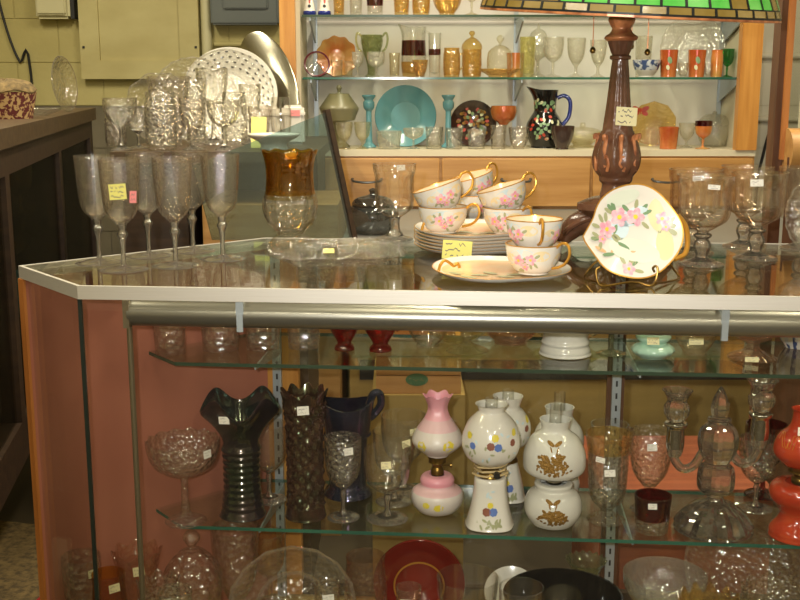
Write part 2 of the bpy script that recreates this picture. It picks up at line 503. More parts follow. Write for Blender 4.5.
# metal edge round the glass top: an L of angle strip per side
bm = bmesh.new()
o2, i2 = W(inset(foot, -.002)), W(inset(foot, .004)); i3 = W(inset(foot, .012))
n = len(foot)
za, zb, zc_ = .979, 1.0006, .9925
for ring in range(1):
    vo0 = [bm.verts.new((x, y, za)) for x, y in o2]; vo1 = [bm.verts.new((x, y, zb)) for x, y in o2]
    vi1 = [bm.verts.new((x, y, zb)) for x, y in i2]; vi0 = [bm.verts.new((x, y, zc_)) for x, y in i2]
    vj0 = [bm.verts.new((x, y, zc_)) for x, y in i3]; vj1 = [bm.verts.new((x, y, za)) for x, y in i3]
    for i in range(n):
        j = (i + 1) % n
        for a, b in ((vo0, vo1), (vo1, vi1), (vi1, vi0), (vi0, vj0), (vj0, vj1), (vj1, vo0)):
            face(bm, [a[i], a[j], b[j], b[i]], 0, False)
mesh_obj('metal_edge', bm, ['aluminium'], case)
# base plinth and deck
mesh_obj('plinth', prism(bmesh.new(), W(inset(foot, .02)), 0, Z3 - .018), ['oak'], case)
mesh_obj('deck', prism(bmesh.new(), W(inset(foot, .008)), Z3 - .018, Z3), ['brown_board'], case)
# panes
def vpane(a, b, z0, z1, t, name, m):
    (x0, y0), (x1, y1) = cw(*a), cw(*b)
    d = Vector((x1 - x0, y1 - y0)).normalized(); q = Vector((-d.y, d.x)) * t
    return mesh_obj(name, prism(bmesh.new(), [(x0, y0), (x1, y1), (x1 + q.x, y1 + q.y), (x0 + q.x, y0 + q.y)], z0, z1, 0, 1 if False else 0), m, case)
vpane((.004, .002), (CR - .02, .002), Z3, .978, .005, 'front_pane', ['pane'])
vpane((-.155, .17), (-.004, .006), Z3, .978, .005, 'corner_pane', ['pane'])
p = cw(.0, .004)
mesh_obj('pane_joint', box(bmesh.new(), (p[0] - .003, p[1] - .003, Z3), (p[0] + .003, p[1] + .003, .979)), ['joint_dark'], case)
# pink end panel with a wood front edge, on the 45 degree end
bm = bmesh.new()
q0, q1 = (-.172, .178), (.187, .557)
e = Vector((q1[0] - q0[0], q1[1] - q0[1])).normalized(); inn = Vector((e.y, -e.x))
poly = [q0, tuple(Vector(q0) + inn * .016), tuple(Vector(q1) + inn * .016), q1]
prism(bm, W(poly), 0, .978, 0)
# wood outer skin and front edge
poly2 = [tuple(Vector(q0) - inn * .003 - e * .004), tuple(Vector(q0) + inn * .017 - e * .004), tuple(Vector(q0) + inn * .017 + e * .001), tuple(Vector(q0) - inn * .003 + e * .001)]
pn = mesh_obj('end_panel', bm, ['pink_paint'], case)
mesh_obj('edge_strip', prism(bmesh.new(), W(poly2), 0, .978), ['edge_wood'], pn)
# right end and back corner posts
vpane((CR - .02, .0), (CR - .02, .55), Z3, .978, .015, 'right_panel', ['edge_wood'])
mesh_obj('back_post', prism(bmesh.new(), W([(.19, .535), (.255, .535), (.255, .556), (.19, .556)]), Z3, .978), ['oak_upright'], case)
mesh_obj('back_post', prism(bmesh.new(), W([(.895, .545), (.93, .545), (.93, .556), (.895, .556)]), Z3, .978), ['walnut'], case)
mesh_obj('back_rail', prism(bmesh.new(), W([(.19, .538), (CR - .03, .538), (CR - .03, .556), (.19, .556)]), .95, .978), ['dark_wood'], case)
mesh_obj('back_rail', prism(bmesh.new(), W([(.19, .538), (CR - .03, .538), (CR - .03, .556), (.19, .556)]), Z3, Z3 + .03), ['dark_wood'], case)
vpane((.255, .55), (.89, .55), Z3 + .03, .95, .004, 'sliding_door', ['pane'])
vpane((.88, .562), (CR - .03, .562), Z3 + .03, .95, .004, 'sliding_door', ['pane'])
# slotted shelf standards
def standard(u, z0, z1):
    bm = bmesh.new()
    prism(bm, W([(u - .009, .523), (u + .009, .523), (u + .009, .535), (u - .009, .535)]), z0, z1, 0)
    z = z0 + .02
    while z < z1 - .02:
        prism(bm, W([(u - .002, .5222), (u + .002, .5222), (u + .002, .5235), (u - .002, .5235)]), z, z + .012, 1); z += .026
    return mesh_obj('shelf_standard', bm, ['zinc', 'slot_black'], case)
for u in (.212, .912): standard(u, Z3, .97)
# glass shelves with green cut edges, on knife brackets
def glass_shelf(z, edge):
    poly = [(-.006, .345), (.074, .26), (CR - .03, .26), (CR - .03, .518), (.176, .518)]
    bm = prism(bmesh.new(), W(poly), z - .007, z, 0, 1)
    s = mesh_obj('glass_shelf', bm, ['pane_shelf', edge], case)
    for u in (.222, .922):
        b = bmesh.new()
        pts = [(.27, -.008), (.52, -.008), (.52, -.045), (.27, -.014)]
        a = [b.verts.new((*cw(u - .0015, v), z + h)) for v, h in pts]; c = [b.verts.new((*cw(u + .0015, v), z + h)) for v, h in pts]
        face(b, a, 0, False); face(b, c[::-1], 0, False)
        for i in range(4): face(b, [a[i], a[(i + 1) % 4], c[(i + 1) % 4], c[i]], 0, False)
        mesh_obj('shelf_bracket', b, ['zinc'], s)
glass_shelf(Z1, 'shelf_edge_shaded'); glass_shelf(Z2, 'shelf_edge_lit')
# steel tube under the top with clips and a thin end post
ZR = .9475
rl = mesh_obj('top_tube', tube(bmesh.new(), [(*cw(.066 + i * .1545, .05), ZR) for i in range(11)], .0212, 24), ['rail_steel'], case)
for u in (.25, 1.012):
    bm = bmesh.new()
    x, y = cw(u, .05)
    box(bm, (x - .006, y - .022, ZR + .004), (x + .006, y + .004, .979)); box(bm, (x - .005, y - .023, ZR - .024), (x + .005, y - .017, ZR + .006))
    mesh_obj('tube_clip', bm, ['zinc'], rl)
bm = bmesh.new(); x, y = cw(.064, .05)
box(bm, (x - .006, y - .02, ZR - .022), (x + .004, y + .02, ZR + .024))
mesh_obj('end_cap', bm, ['post_metal'], rl)
mesh_obj('thin_post', tube(bmesh.new(), [(x - .001, y, Z3), (x - .001, y, .97)], .0048, 12), ['post_metal'], case)
# ================================================================ makers for pressed glass and china
def fit(xl, xr, yt, yb, z, Y=None):
    """(position, width, height) of a thing seen between columns xl..xr, top yt, base centre yb, standing on height z"""
    xc = (xl + xr) / 2
    P = on_z(xc, yb, z) if Y is None else Vector((col_x(xc, Y, z), Y, z))
    return P, (xr - xl) * depth(P) / F, at_y(xc, yt, P.y).z - z
def vessel(w, h, pts, m, cuts=(), names=('body',), zf=.05, t=.0025, mod=None, bands=None, seg=36, k=4):
    outer = smooth([(x * w / 2, y * h) for x, y in pts], k)
    prof = wall_of(outer, t, zf * h)
    last, parts = 0, []
    bd = [(a * h, b * h, i) for a, b, i in bands] if bands else None
    md = mod(h) if mod else None
    mats = m if isinstance(m, (list, tuple)) else [m]
    for c, nm in zip(list(cuts) + [None], names):
        idx = len(prof) - 1 if c is None else next(i for i in range(last + 1, len(outer)) if outer[i][1] >= c * h)
        parts.append((nm, lathe(prof[last:idx + 1], seg, md, bd), mats)); last = idx
    return parts, outer
FSB = ('foot', 'stem', 'bowl')
PT = dict(
    etched=[(0, 0), (1.1, 0), (1.12, .008), (.7, .022), (.19, .042), (.13, .07), (.12, .18), (.17, .27), (.27, .325), (.17, .36), (.2, .385), (.23, .41), (.45, .45), (.66, .49), (.82, .57), (.92, .75), (1, 1)],
    colonial=[(0, 0), (.74, 0), (.76, .02), (.5, .05), (.24, .09), (.22, .12), (.31, .2), (.27, .26), (.2, .29), (.2, .29), (.31, .32), (.31, .345), (.2, .37), (.45, .42), (.78, .5), (.9, .62), (.9, .82), (1.0, .97), (1, 1)],
    pressed=[(0, 0), (.8, 0), (.82, .025), (.45, .06), (.36, .1), (.26, .14), (.24, .24), (.3, .3), (.55, .35), (.82, .42), (.88, .55), (.9, .82), (.98, .92), (1, 1)],
    goblet=[(0, 0), (.8, 0), (.82, .02), (.45, .05), (.16, .09), (.12, .2), (.17, .3), (.14, .36), (.5, .43), (.85, .55), (.98, .75), (1, 1)],
    tulip=[(0, 0), (.75, 0), (.77, .02), (.4, .06), (.18, .12), (.18, .26), (.4, .34), (.78, .5), (.95, .75), (1, 1)],
    tumbler=[(0, 0), (.8, 0), (.84, .02), (.92, .5), (1, 1)],
    bowl=[(0, 0), (.5, 0), (.5, .06), (.55, .12), (.8, .4), (.95, .75), (1, 1)],
    shallow=[(0, 0), (.42, 0), (.42, .1), (.5, .2), (.85, .65), (1, 1)],
    compote=[(0, 0), (.58, 0), (.6, .02), (.36, .06), (.14, .12), (.1, .3), (.13, .44), (.4, .5), (.8, .62), (.97, .8), (1, 1)],
    pot=[(0, 0), (.97, 0), (1, .05), (1, .09), (.95, .14), (.93, .17), (.95, .2), (.95, .22), (.92, .25), (.9, .3), (.91, .5), (.91, 1)],
    cup=[(0, 0), (.5, 0), (.5, .04), (.66, .14), (.88, .45), (.97, .8), (1, 1)],
    egg=[(0, 0), (.6, 0), (.66, .04), (.9, .3), (1, .6), (.92, .85), (.85, 1)],
    jar=[(0, 0), (.8, 0), (.9, .04), (1, .25), (1, .7), (.9, .9), (.92, 1)],
)
def stem(w, h, m, kind='goblet', cuts=(.05, .4), zf=.44, **kw):
    k, o = vessel(w, h, PT[kind], m, cuts, FSB, zf, **kw)
    if m in ('glass_clear', 'glass_plain', 'glass_cut', 'glass_hobnail', 'glass_etched', 'glass_blush'):
        k[0] = (k[0][0], k[0][1], ['glass_foot']); k[1] = (k[1][0], k[1][1], ['glass_stem'])
    return k, o
def simple(w, h, m, kind='tumbler', zf=.06, **kw):
    return vessel(w, h, PT[kind], m, (), ('body',), zf, **kw)
def upright(d, m, pts=None, lean=78, t=.003, mod=None, seg=48, bands=None, deep=.12, name='body', rim=None):
    """a plate standing on its edge and leaning back"""
    pts = pts or [(0, 0), (.55, 0), (.58, .15), (.66, .35), (.97, .95), (1, 1)]
    outer = [(x * d / 2, y * deep * d) for x, y in pts]
    prof = outer + [(max(r - .002, 0), z + t) for r, z in reversed(outer[1:])] + [(0, t)]
    bm = lathe(prof, seg, mod(d * deep) if mod else None, [(a, b, i) for a, b, i in bands] if bands else None)
    if rim:
        for f in bm.faces:
            c = f.calc_center_median()
            if math.hypot(c.x, c.y) / (d / 2) > rim: f.material_index = 1
    if m == 'glass_plate':
        m = ['glass_plate', 'glass_foot']
        for f in bm.faces:
            c = f.calc_center_median(); q = math.hypot(c.x, c.y) / (d / 2)
            if q > .955 or .5 < q < .56: f.material_index = 1  # paler rim and ring stand in for highlights on the rounded glass
    R = Matrix.Rotation(math.radians(lean), 4, 'X')
    for v in bm.verts: v.co = R @ v.co
    zm = min(v.co.z for v in bm.verts); ym = (min(v.co.y for v in bm.verts) + max(v.co.y for v in bm.verts)) / 2
    for v in bm.verts: v.co.z -= zm
    return [(name, bm, m if isinstance(m, (list, tuple)) else [m])], None
def handle_bm(pts, r=.004, seg=8):
    return tube(bmesh.new(), smooth3(pts), r, seg)
def smooth3(pts, k=5):
    P = [Vector(p) for p in pts]; out = []
    for i in range(len(P) - 1):
        p1, p2 = P[i], P[i + 1]; p0 = P[i - 1] if i else p1 * 2 - p2; p3 = P[i + 2] if i + 2 < len(P) else p2 * 2 - p1
        for j in range(k):
            t = j / k
            out.append(.5 * (2 * p1 + (p2 - p0) * t + (2 * p0 - 5 * p1 + 4 * p2 - p3) * t * t + (3 * p1 - p0 - 3 * p2 + p3) * t ** 3))
    out.append(P[-1]); return out
def add(name, label, cat, P, kr, grp=None, tags=(), rz=None):
    parts, outer = kr
    P = Vector(P) + Vector((0, 0, .0006))
    if rz is None: rz = math.atan2(-P[1], -P[0]) + PI / 2
    if len(parts) == 1 and not tags:
        o = mesh_obj(name, parts[0][1], parts[0][2], loc=P); o.rotation_euler.z = rz
        return tagp(o, label, cat, grp)
    r = root(name, label, cat, P, grp, rz)
    for p in parts:
        c = mesh_obj(p[0], p[1], p[2], r)
        for s in p[3:]: mesh_obj(s[0], s[1], s[2], c)
    for i, tg in enumerate(tags):
        fx, z, tw, th = tg[:4]; mat = tg[4] if len(tg) > 4 else 'paper_white'; side = tg[5] if len(tg) > 5 else 1
        if outer:
            R = max(R_at(outer, z - th / 2), R_at(outer, z + th / 2), R_at(outer, z))
            R = math.sqrt(R * R) + .0012 if side > 0 else R - .005
            a = (-PI / 2 + math.asin(fx)) if side > 0 else (PI / 2 - math.asin(fx))
            pos = (R * math.cos(a), R * math.sin(a), z); nrm = (math.cos(a) * side, math.sin(a) * side, 0)
        else:
            pos = (fx, tg[6], z); nrm = (0, -1, 0)
        price_tag(r, pos, nrm, tw, th, mat, 3 if th > .02 else 2, 0.08 if i % 2 else -.06, seed=int(abs(P[0]) * 997) + i)
    return r
def fl(n, a, z0, z1, sharp=False): return lambda h: flute(n, a, z0 * h, z1 * h, sharp)
def rf(n, ar, az, z0, ph=0, p=2): return lambda h: ruffle(n, ar, az, z0 * h, h, ph, p)
def mix(*fs): return lambda h: both(*[f(h) for f in fs])

# ================================================================ on the counter top
def top(xl, xr, yt, yb): return fit(xl, xr, yt, yb, 1.0)
# six tall etched goblets
ET = [((82, 117, 155, 263), 'tall etched goblet at the far left corner of the counter', ()),
      ((105, 143, 155, 270), 'tall etched goblet carrying a yellow price tag, left front of counter', ((-.12, .137, .028, .026, 'paper_yellow'), (.62, .127, .014, .02, 'paper_pink'))),
      ((131, 167, 152, 256), 'tall etched goblet standing behind and between its two front neighbours', ()),
      ((157, 195, 155, 266), 'tall etched goblet right of the one with the yellow tag, front row', ()),
      ((177, 209, 152, 251), 'tall etched goblet at the back, half hidden left of the rightmost one', ()),
      ((203, 243, 154, 259), 'rightmost tall etched goblet of the set, nearest the amber vase', ())]
first = None
for i, (b, lab, tg) in enumerate(ET):
    P, w, h = top(*b)
    if tg or first is None:
        o = add('goblet', lab, 'goblet', P, stem(.07, .19, 'glass_etched', 'etched', (.045, .405), .435, t=.0016, seg=40), 'tall etched goblets on the counter', tg)
        if first is None: first = o
    else:
        copy_thing(first, P, lab, rz=math.atan2(-P[1], -P[0]) + PI / 2)
# amber-over-clear thumbprint vase
P, w, h = top(264, 318, 151, 246)
pts = [(0, 0), (.78, 0), (.8, .03), (.62, .1), (.5, .13), (.62, .17), (.86, .26), (.98, .38), (.98, .48), (.9, .58), (.86, .75), (.9, .88), (1.0, .985), (1, 1)]
o = smooth([(x * w / 2, y * h) for x, y in pts]); pr = wall_of(o, .003, .16 * h)
i0 = next(i for i, q in enumerate(o) if q[1] > .15 * h); i1 = next(i for i, q in enumerate(o) if q[1] > .53 * h)
j1 = next(i for i in range(len(o), len(pr)) if pr[i][1] < .53 * h)
md = both(flute(12, .035, .2 * h, .56 * h), ruffle(9, .03, .012, .9 * h, h, 0, 1))
add('vase', 'amber over clear glass vase with thumbprint base on the counter', 'vase', P,
    ([('foot', lathe(pr[:i0 + 1], 48, md), ['glass_clear']), ('lower_body', lathe(pr[i0:i1 + 1] , 48, md), ['glass_cut']),
      ('amber_top', lathe(pr[i1:], 48, md, [(0, .5 * h, 1)]), ['glass_amber', 'glass_clear'])], o), tags=((.05, h * .93, .022, .014, 'paper_cream', -1),))
# single pressed goblet
P, w, h = top(373, 416, 164, 240)
add('goblet', 'clear pressed glass goblet with thick stem between vase and teacups', 'goblet', P, stem(w, h, 'glass_clear', 'pressed', (.06, .31), .38, t=.003, mod=fl(10, .02, .36, .82)), tags=((.35, h * .93, .018, .011, 'paper_white', -1),))
# pressed square dish
P, w, h = top(268, 404, 250, 259)
bm = bmesh.new()
def sq(th, r):
    c, s = math.cos(th), math.sin(th)
    k = (abs(c) ** 5 + abs(s) ** 5) ** (-1 / 5)
    return k
hw, hd = .122, .118
prof = [(0, 0), (.7, 0), (.74, .004), (.9, .014), (1.0, .019), (.99, .022), (.88, .018), (.7, .008), (0, .006)]
rings = []
for r, z in prof:
    if r == 0: rings.append([bm.verts.new((0, 0, z))]); continue
    g = []
    for k in range(72):
        th = 2 * PI * k / 72
        q = sq(th, r) * r * (1 + (.025 * math.cos(24 * th) if r > .85 else 0))
        g.append(bm.verts.new((hw * q * math.cos(th), hd * q * math.sin(th), z)))
    rings.append(g)
for Aa, Bb in zip(rings, rings[1:]):
    for k in range(72):
        k2 = (k + 1) % 72
        if len(Aa) == 1: face(bm, [Aa[0], Bb[k2], Bb[k]])
        elif len(Bb) == 1: face(bm, [Aa[k], Aa[k2], Bb[0]])
        else: face(bm, [Aa[k], Aa[k2], Bb[k2], Bb[k]])
dish = root('serving_dish', 'low square clear pressed glass dish lying on the counter before the goblet', 'dish', P, rz=.12)
mesh_obj('dish_body', bm, ['glass_cut'], dish)
bm = bmesh.new(); box(bm, (-.02, -.001, .0085), (.035, .018, .0095))
price_tag(dish, (-.012, .02, .012), (0, -.5, .8), .02, .012, 'paper_yellow', 1)
bm.free()

# ---- hand painted snack sets
def lobed(rx=1.0):
    pts = []
    for k in range(72):
        a = 2 * PI * k / 72
        d = Vector((math.cos(a), math.sin(a)))
        r = .02
        while r < .3:
            q = d * r
            f = (.0068 / max(((q.x + .042) ** 2 + (q.y * 1.0) ** 2), 1e-6)) + (.0036 / max(((q.x - .062) ** 2 + (q.y + .0) ** 2), 1e-6))
            if f < 1: break
            r += .0008
        pts.append(Vector((d.x * r * .9, d.y * r * 1.3)))
    return pts
LOBE = lobed()
def snack_plate_bm(decor=True):
    bm = bmesh.new()
    prof = [(0, .003, 1), (.5, .003, 1), (.72, .004, 1), (.86, .007, 1), (.97, .0125, 0), (.985, .013, 0), (1.0, .0125, 2), (.985, .0105, 0), (.9, .005, 0), (.7, 0, 0), (0, 0, 0)]
    rings = []
    for s, z, mi in prof:
        rings.append([bm.verts.new((0, 0, z))] if s == 0 else [bm.verts.new((p.x * s, p.y * s, z)) for p in LOBE])
    n = len(LOBE)
    for i in range(len(rings) - 1):
        Aa, Bb, mi = rings[i], rings[i + 1], prof[i + 1][2]
        for k in range(n):
            k2 = (k + 1) % n
            if len(Aa) == 1: face(bm, [Aa[0], Bb[k], Bb[k2]], mi)
            elif len(Bb) == 1: face(bm, [Aa[k], Bb[0], Aa[k2]], mi)
            else: face(bm, [Aa[k], Bb[k], Bb[k2], Aa[k2]], mi)
    if decor:
        rn = random.Random(5)
        mp = lambda x, y, l=.0006: Vector((x, y, .0038 + l + max(0, abs(x) - .06) * .03))
        for k in range(9):
            x, y = -.1 + k * .02, -.03 + .02 * math.sin(k * 2.1)
            blob(bm, mp, x, y, .016, .007, 3, rn.uniform(0, 3), 10)
    return bm
SPM = ['porcelain', 'porcelain_peach', 'gilt', 'leaf_sage']
def gold_loop(x, y, z, s=1.0, rz=0):
    pts = [(0, 0, 0), (.004, 0, .012), (.012, 0, .019), (.022, 0, .014), (.03, 0, .008), (.038, 0, .012), (.042, 0, .004)]
    M = Matrix.Translation((x, y, z)) @ Matrix.Rotation(rz, 4, 'Z')
    return tube(bmesh.new(), [M @ (Vector(p) * s) for p in smooth3(pts)], .0028 * s, 8)
def snack_plate(P, rz, label, grp):
    r = root('snack_plate', label, 'plate', P, grp, rz)
    mesh_obj('plate_body', snack_plate_bm(), SPM, r)
    mesh_obj('gilt_handle', gold_loop(-.108, -.03, .011, .9, .3), ['gilt'], r)
    return r
G = 'hand painted lobed snack plates'
Pf = on_z(501, 274, 1.0)
fp = snack_plate(Pf, .05, 'single lobed snack plate lying in front of the stack, gold loop handle at left', G)
Ps = on_z(474, 249, 1.0)
ORD = ['lowest', 'second from the bottom', 'third from the bottom', 'third from the top', 'second from the top', 'topmost']
for i in range(6):
    c = copy_thing(fp, (Ps.x + .001 * (i % 2), Ps.y, 1.0 + i * .0062), ORD[i] + ' lobed snack plate of the painted stack under the teacups', G, rz=.12 + .015 * (i % 3 - 1))
    c.scale = (1.0, 1, 1)
    if i != 5:
        for ch in list(c.children):
            if ch.name.startswith('gilt_handle'): bpy.data.objects.remove(ch)
    if i == 4:
        price_tag(c, (-.055, min(p.y for p in LOBE if abs(p.x + .06) < .036) - .006, -.0065), (-.03, -1, .05), .054, .034, 'paper_yellow', 3, .08, seed=11)
ztop = 1.0 + 5 * .0062 + .0056
# teacups
CUPO = smooth([(x * .047, y * .05) for x, y in PT['cup']], 4)
def cup_parts(dth=0, decor='pink'):
    bm = lathe(wall_of(CUPO, .0018, .004), 40, None, [(.0475, .06, 2)])
    # warm inside
    for f in bm.faces:
        c = f.calc_center_median(); n = Vector((c.x, c.y, 0))
        f.normal_update()
        if n.length > .003 and f.normal.dot(n) < 0 and f.material_index == 0: f.material_index = 1
    rn = random.Random(int(dth * 10) + 3)
    for q in range(3):
        mp = on_lathe(CUPO, -PI / 2 + dth + q * 2.1)
        blob(bm, lambda x, y: mp(x, y, .0002), -.004, .036, .022, .009, 7, .1, 14)
        blob(bm, lambda x, y: mp(x, y, .00025), .03, .034, .016, .009, 8, .1, 12)
        blob(bm, lambda x, y: mp(x, y, .00025), -.026, .026, .012, .011, 8, .1, 12)
        for (x, y, r) in ((-.009, .026, .0105), (.012, .028, .0095), (.001, .016, .007)):
            for _ in range(3):
                a = rn.uniform(0, 6.28)
                blob(bm, lambda x_, y_: mp(x_, y_, .0004), x + .013 * math.cos(a), min(.043, max(.008, y + .011 * math.sin(a))), .0055, .0024, 5, a, 8)
            flower(bm, lambda x_, y_, l: mp(x_, y_, .0003 + l), x, y, r, 3, 4, .0004)
    mats = ['porcelain', 'porcelain_cream', 'gilt', 'petal_pink', 'petal_yellow', 'leaf_sage', 'petal_rose', 'wash_blue', 'wash_yellow']
    hp = [(.044, 0, .046), (.056, 0, .055), (.068, 0, .052), (.071, 0, .038), (.064, 0, .024), (.052, 0, .016), (.038, 0, .012)]
    return bm, mats, hp
def teacup(P, label, hand, tilt=None, dth=0, base=None):
    r = root('teacup', label, 'teacup', P, 'painted gold handled teacups')
    bm, mats, hp = cup_parts(dth)
    mesh_obj('cup_body', bm, mats, r)
    h = tube(bmesh.new(), smooth3(hp), .0024, 8)
    M = Matrix.Rotation(hand, 4, 'Z')
    for v in h.verts: v.co = M @ v.co
    mesh_obj('gilt_handle', h, ['gilt'], r)
    if tilt: r.rotation_euler = tilt
    return r
def cup_at(px, py, z): return on_z(px, py, z)
Pa = cup_at(443, 232, ztop); Pb = cup_at(507, 233, ztop); Pc = cup_at(470, 219, ztop)
teacup(Pa, 'lower painted teacup at the left of the snack plate stack', -.35, dth=0)
teacup(Pa + Vector((.002, .0, .0415)), 'tilted upper painted teacup leaning in the left cup, gold handle right', .25, (0, -.32, -.05), .25)
teacup(Pc + Vector((.012, .02, 0)), 'rear painted teacup behind the two left cups', .5, None, .5)
teacup(Pc + Vector((.015, .022, .0415)), 'rear upper teacup whose gold handle rises behind the left pair', .35, (0, -.3, .25), .3)
teacup(Pb + Vector((.0, .0, 0)), 'lower painted teacup at the right end of the plate stack', -1.0, dth=-.45)
teacup(Pb + Vector((.001, 0, .0415)), 'tilted upper painted teacup on the right end of the stack', .35, (0, -.3, -.05), .2)
zf = 1.0075
Pd = cup_at(533, 273, zf)
teacup(Pd, 'lower teacup standing on the front snack plate', -.75, dth=-.5)
teacup(Pd + Vector((0, 0, .041)), 'upper teacup nested in the cup on the front snack plate', -1.5, dth=-1.0)

# ---- leaf shaped dish on a gold wire stand
P = on_z(634, 284, 1.0)
bm = bmesh.new()
pl = []
for k in range(64):
    a = 2 * PI * k / 64
    r = .079 * (1 + .03 * math.cos(3 * a + .6) + .02 * math.cos(5 * a))
    da = abs(((a - PI - .12) + PI) % (2 * PI) - PI)
    r += .018 * max(0, 1 - da / .5) ** 1.6
    pl.append(Vector((r * math.cos(a), r * math.sin(a) * 1.02)))
prof = [(0, .0, 0), (.55, 0, 0), (.8, -.006, 0), (.97, -.013, 0), (1.0, -.0135, 1), (.985, -.0105, 1), (.8, -.003, 0), (.55, .003, 0), (0, .003, 0)]
rings = [[bm.verts.new((0, z, 0))] if s == 0 else [bm.verts.new((p.x * s, z, p.y * s)) for p in pl] for s, z, _ in prof]
for i in range(len(rings) - 1):
    for k in range(64):
        k2 = (k + 1) % 64; Aa, Bb = rings[i], rings[i + 1]; mi = prof[i + 1][2]
        if len(Aa) == 1: face(bm, [Aa[0], Bb[k], Bb[k2]], mi)
        elif len(Bb) == 1: face(bm, [Aa[k], Bb[0], Aa[k2]], mi)
        else: face(bm, [Aa[k], Bb[k], Bb[k2], Aa[k2]], mi)
def pm(x, y, l=.0006):
    s = math.hypot(x, y) / .079
    z = 0 if s < .55 else (-.006 * (s - .55) / .25 if s < .8 else -.006 - .0075 * (s - .8) / .2)
    return Vector((x, z - l - .0004, y))
for x, y, a, b, mi, ro in ((.0, .028, .028, .014, 7, .5), (-.03, .006, .022, .02, 7, .3), (.0, -.03, .045, .02, 9, -.2), (.045, .03, .02, .03, 8, .2), (-.02, .058, .03, .012, 9, .3), (.052, -.02, .014, .03, 8, 0)):
    blob(bm, lambda x_, y_: pm(x_, y_, .0), x, y, a, b, mi, ro, 18)
rn = random.Random(9)
FL = [(-.047, .005, .0155), (-.025, .026, .0165), (.003, .027, .0165), (.048, .024, .0125), (.054, .01, .008), (-.012, -.062, .012), (-.056, -.012, .008)]
for x, y, r in FL:
    for _ in range(5):
        a = rn.uniform(0, 6.28)
        blob(bm, lambda x_, y_: pm(x_, y_, .0004), x + (r + .006) * math.cos(a), y + (r + .005) * math.sin(a), .0085, .0036, rn.choice((5, 5, 6)), a, 8)
    flower(bm, lambda x_, y_, l: pm(x_, y_, .0006 + l), x, y, r, 3, 4, .0005)
for k in range(5): blob(bm, lambda x_, y_: pm(x_, y_, .0004), -.06 + k * .014, -.03 - .008 * math.sin(k * 1.7), .012, .0035, 6 if k % 2 else 10, rn.uniform(-.6, .6), 8)
ld = root('leaf_dish', 'white leaf shaped dish painted with pink roses standing in a gold wire stand', 'dish', (P.x, P.y, 1.0), None, 0)
T = Matrix.Translation((0, .018, .080)) @ Matrix.Scale(.95, 4) @ Matrix.Rotation(math.radians(-16), 4, 'X') @ Matrix.Rotation(.1, 4, 'Z')
for v in bm.verts: v.co = T @ v.co
mesh_obj('dish_body', bm, ['porcelain', 'gilt', 'porcelain', 'petal_pink', 'petal_yellow', 'leaf_sage', 'enamel_green', 'wash_blue', 'wash_yellow', 'wash_green', 'porcelain_peach'], ld)
hb = tube(bmesh.new(), [T @ Vector(p) for p in smooth3([(.074, -.008, .03), (.088, -.006, .012), (.092, -.004, -.012), (.086, -.006, -.035), (.066, -.009, -.045)])], .0042, 8)
mesh_obj('gilt_handle', hb, ['gilt'], ld)
ws = root('plate_stand', 'gold wire easel stand holding the rose painted leaf dish', 'stand', (P.x, P.y - .0, 1.0))
def wire(pts): return tube(bmesh.new(), smooth3(pts, 4), .0019, 8)
bm = wire([(-.06, -.026, .032), (-.066, -.026, .026), (-.062, -.03, .006), (-.05, -.03, .0025), (-.02, -.022, .006), (.0, -.02, .0065), (.012, -.026, .003), (.022, -.03, .003), (.027, -.032, .012), (.03, -.03, .028), (.027, -.028, .034), (.023, -.026, .03), (.026, -.024, .024)])
mesh_obj('front_wire', bm, ['brass'], ws)
bm = wire([(.03, -.022, .0055), (.05, .0, .003), (.075, .03, .0015), (.085, .05, .002), (.078, .056, .012), (.06, .05, .03), (.0, .052, .06), (-.05, .05, .03), (-.07, .052, .004), (-.06, .01, .002), (-.045, -.022, .0015)])
mesh_obj('rear_wire', bm, ['brass'], ws)

# ---- four colonial goblets at the right
CG = [((673, 729, 165, 265), 'panelled goblet right of the leaf dish, front of the set', ((-.28, .148, .021, .009, 'paper_white', -1), (.3, .141, .021, .008))),
      ((668, 716, 162, 253), 'panelled goblet mostly hidden behind the one beside the leaf dish', ()),
      ((727, 783, 165, 259), 'panelled goblet right front, before the large round glass plate', ((-.1, .142, .022, .012),)),
      ((718, 768, 160, 247), 'panelled goblet behind and left of the right front goblet', ()),
      ((775, 827, 162, 249), 'panelled goblet behind the round glass plate at the right edge', ())]
first = None
for b, lab, tg in CG:
    P, w, h = top(*b)
    if tg or first is None:
        o = add('goblet', lab, 'goblet', P, stem(.0985, .158, 'glass_blush', 'colonial', (.05, .375), .43, t=.003, seg=54, mod=fl(9, .045, .42, .96, True)), 'panelled goblets on the counter', tg)
        first = first or o
    else:
        c = copy_thing(first, P, lab, rz=.3)
        for ch in list(c.children):
            if ch.name.startswith('price_tag'): bpy.data.objects.remove(ch)
# large round plate on edge at the right
P = on_z(832, 262, 1.0)
PLT = [(0, 0), (.5, 0), (.54, .25), (.6, .3), (.93, .8), (.96, 1.1), (1, 1)]
add('plate', 'large round clear glass plate standing on edge at the counter right', 'plate', P, upright(.17, 'glass_plate', PLT, 82, deep=.1, mod=lambda h: flute(24, .01, .3 * h, 2 * h)))
# ---- table lamp with leaded shade
P = on_z(613, 250, 1.0); s = depth(P) / F
LP = lambda py: at_y(613, py, P.y).z - 1.0
lamp = root('table_lamp', 'tall carved wood table lamp with green leaded glass shade', 'lamp', P)
def lz(pts): return smooth([(w_ * s / 2, LP(y_)) for w_, y_ in pts], 3)
bm = bmesh.new()
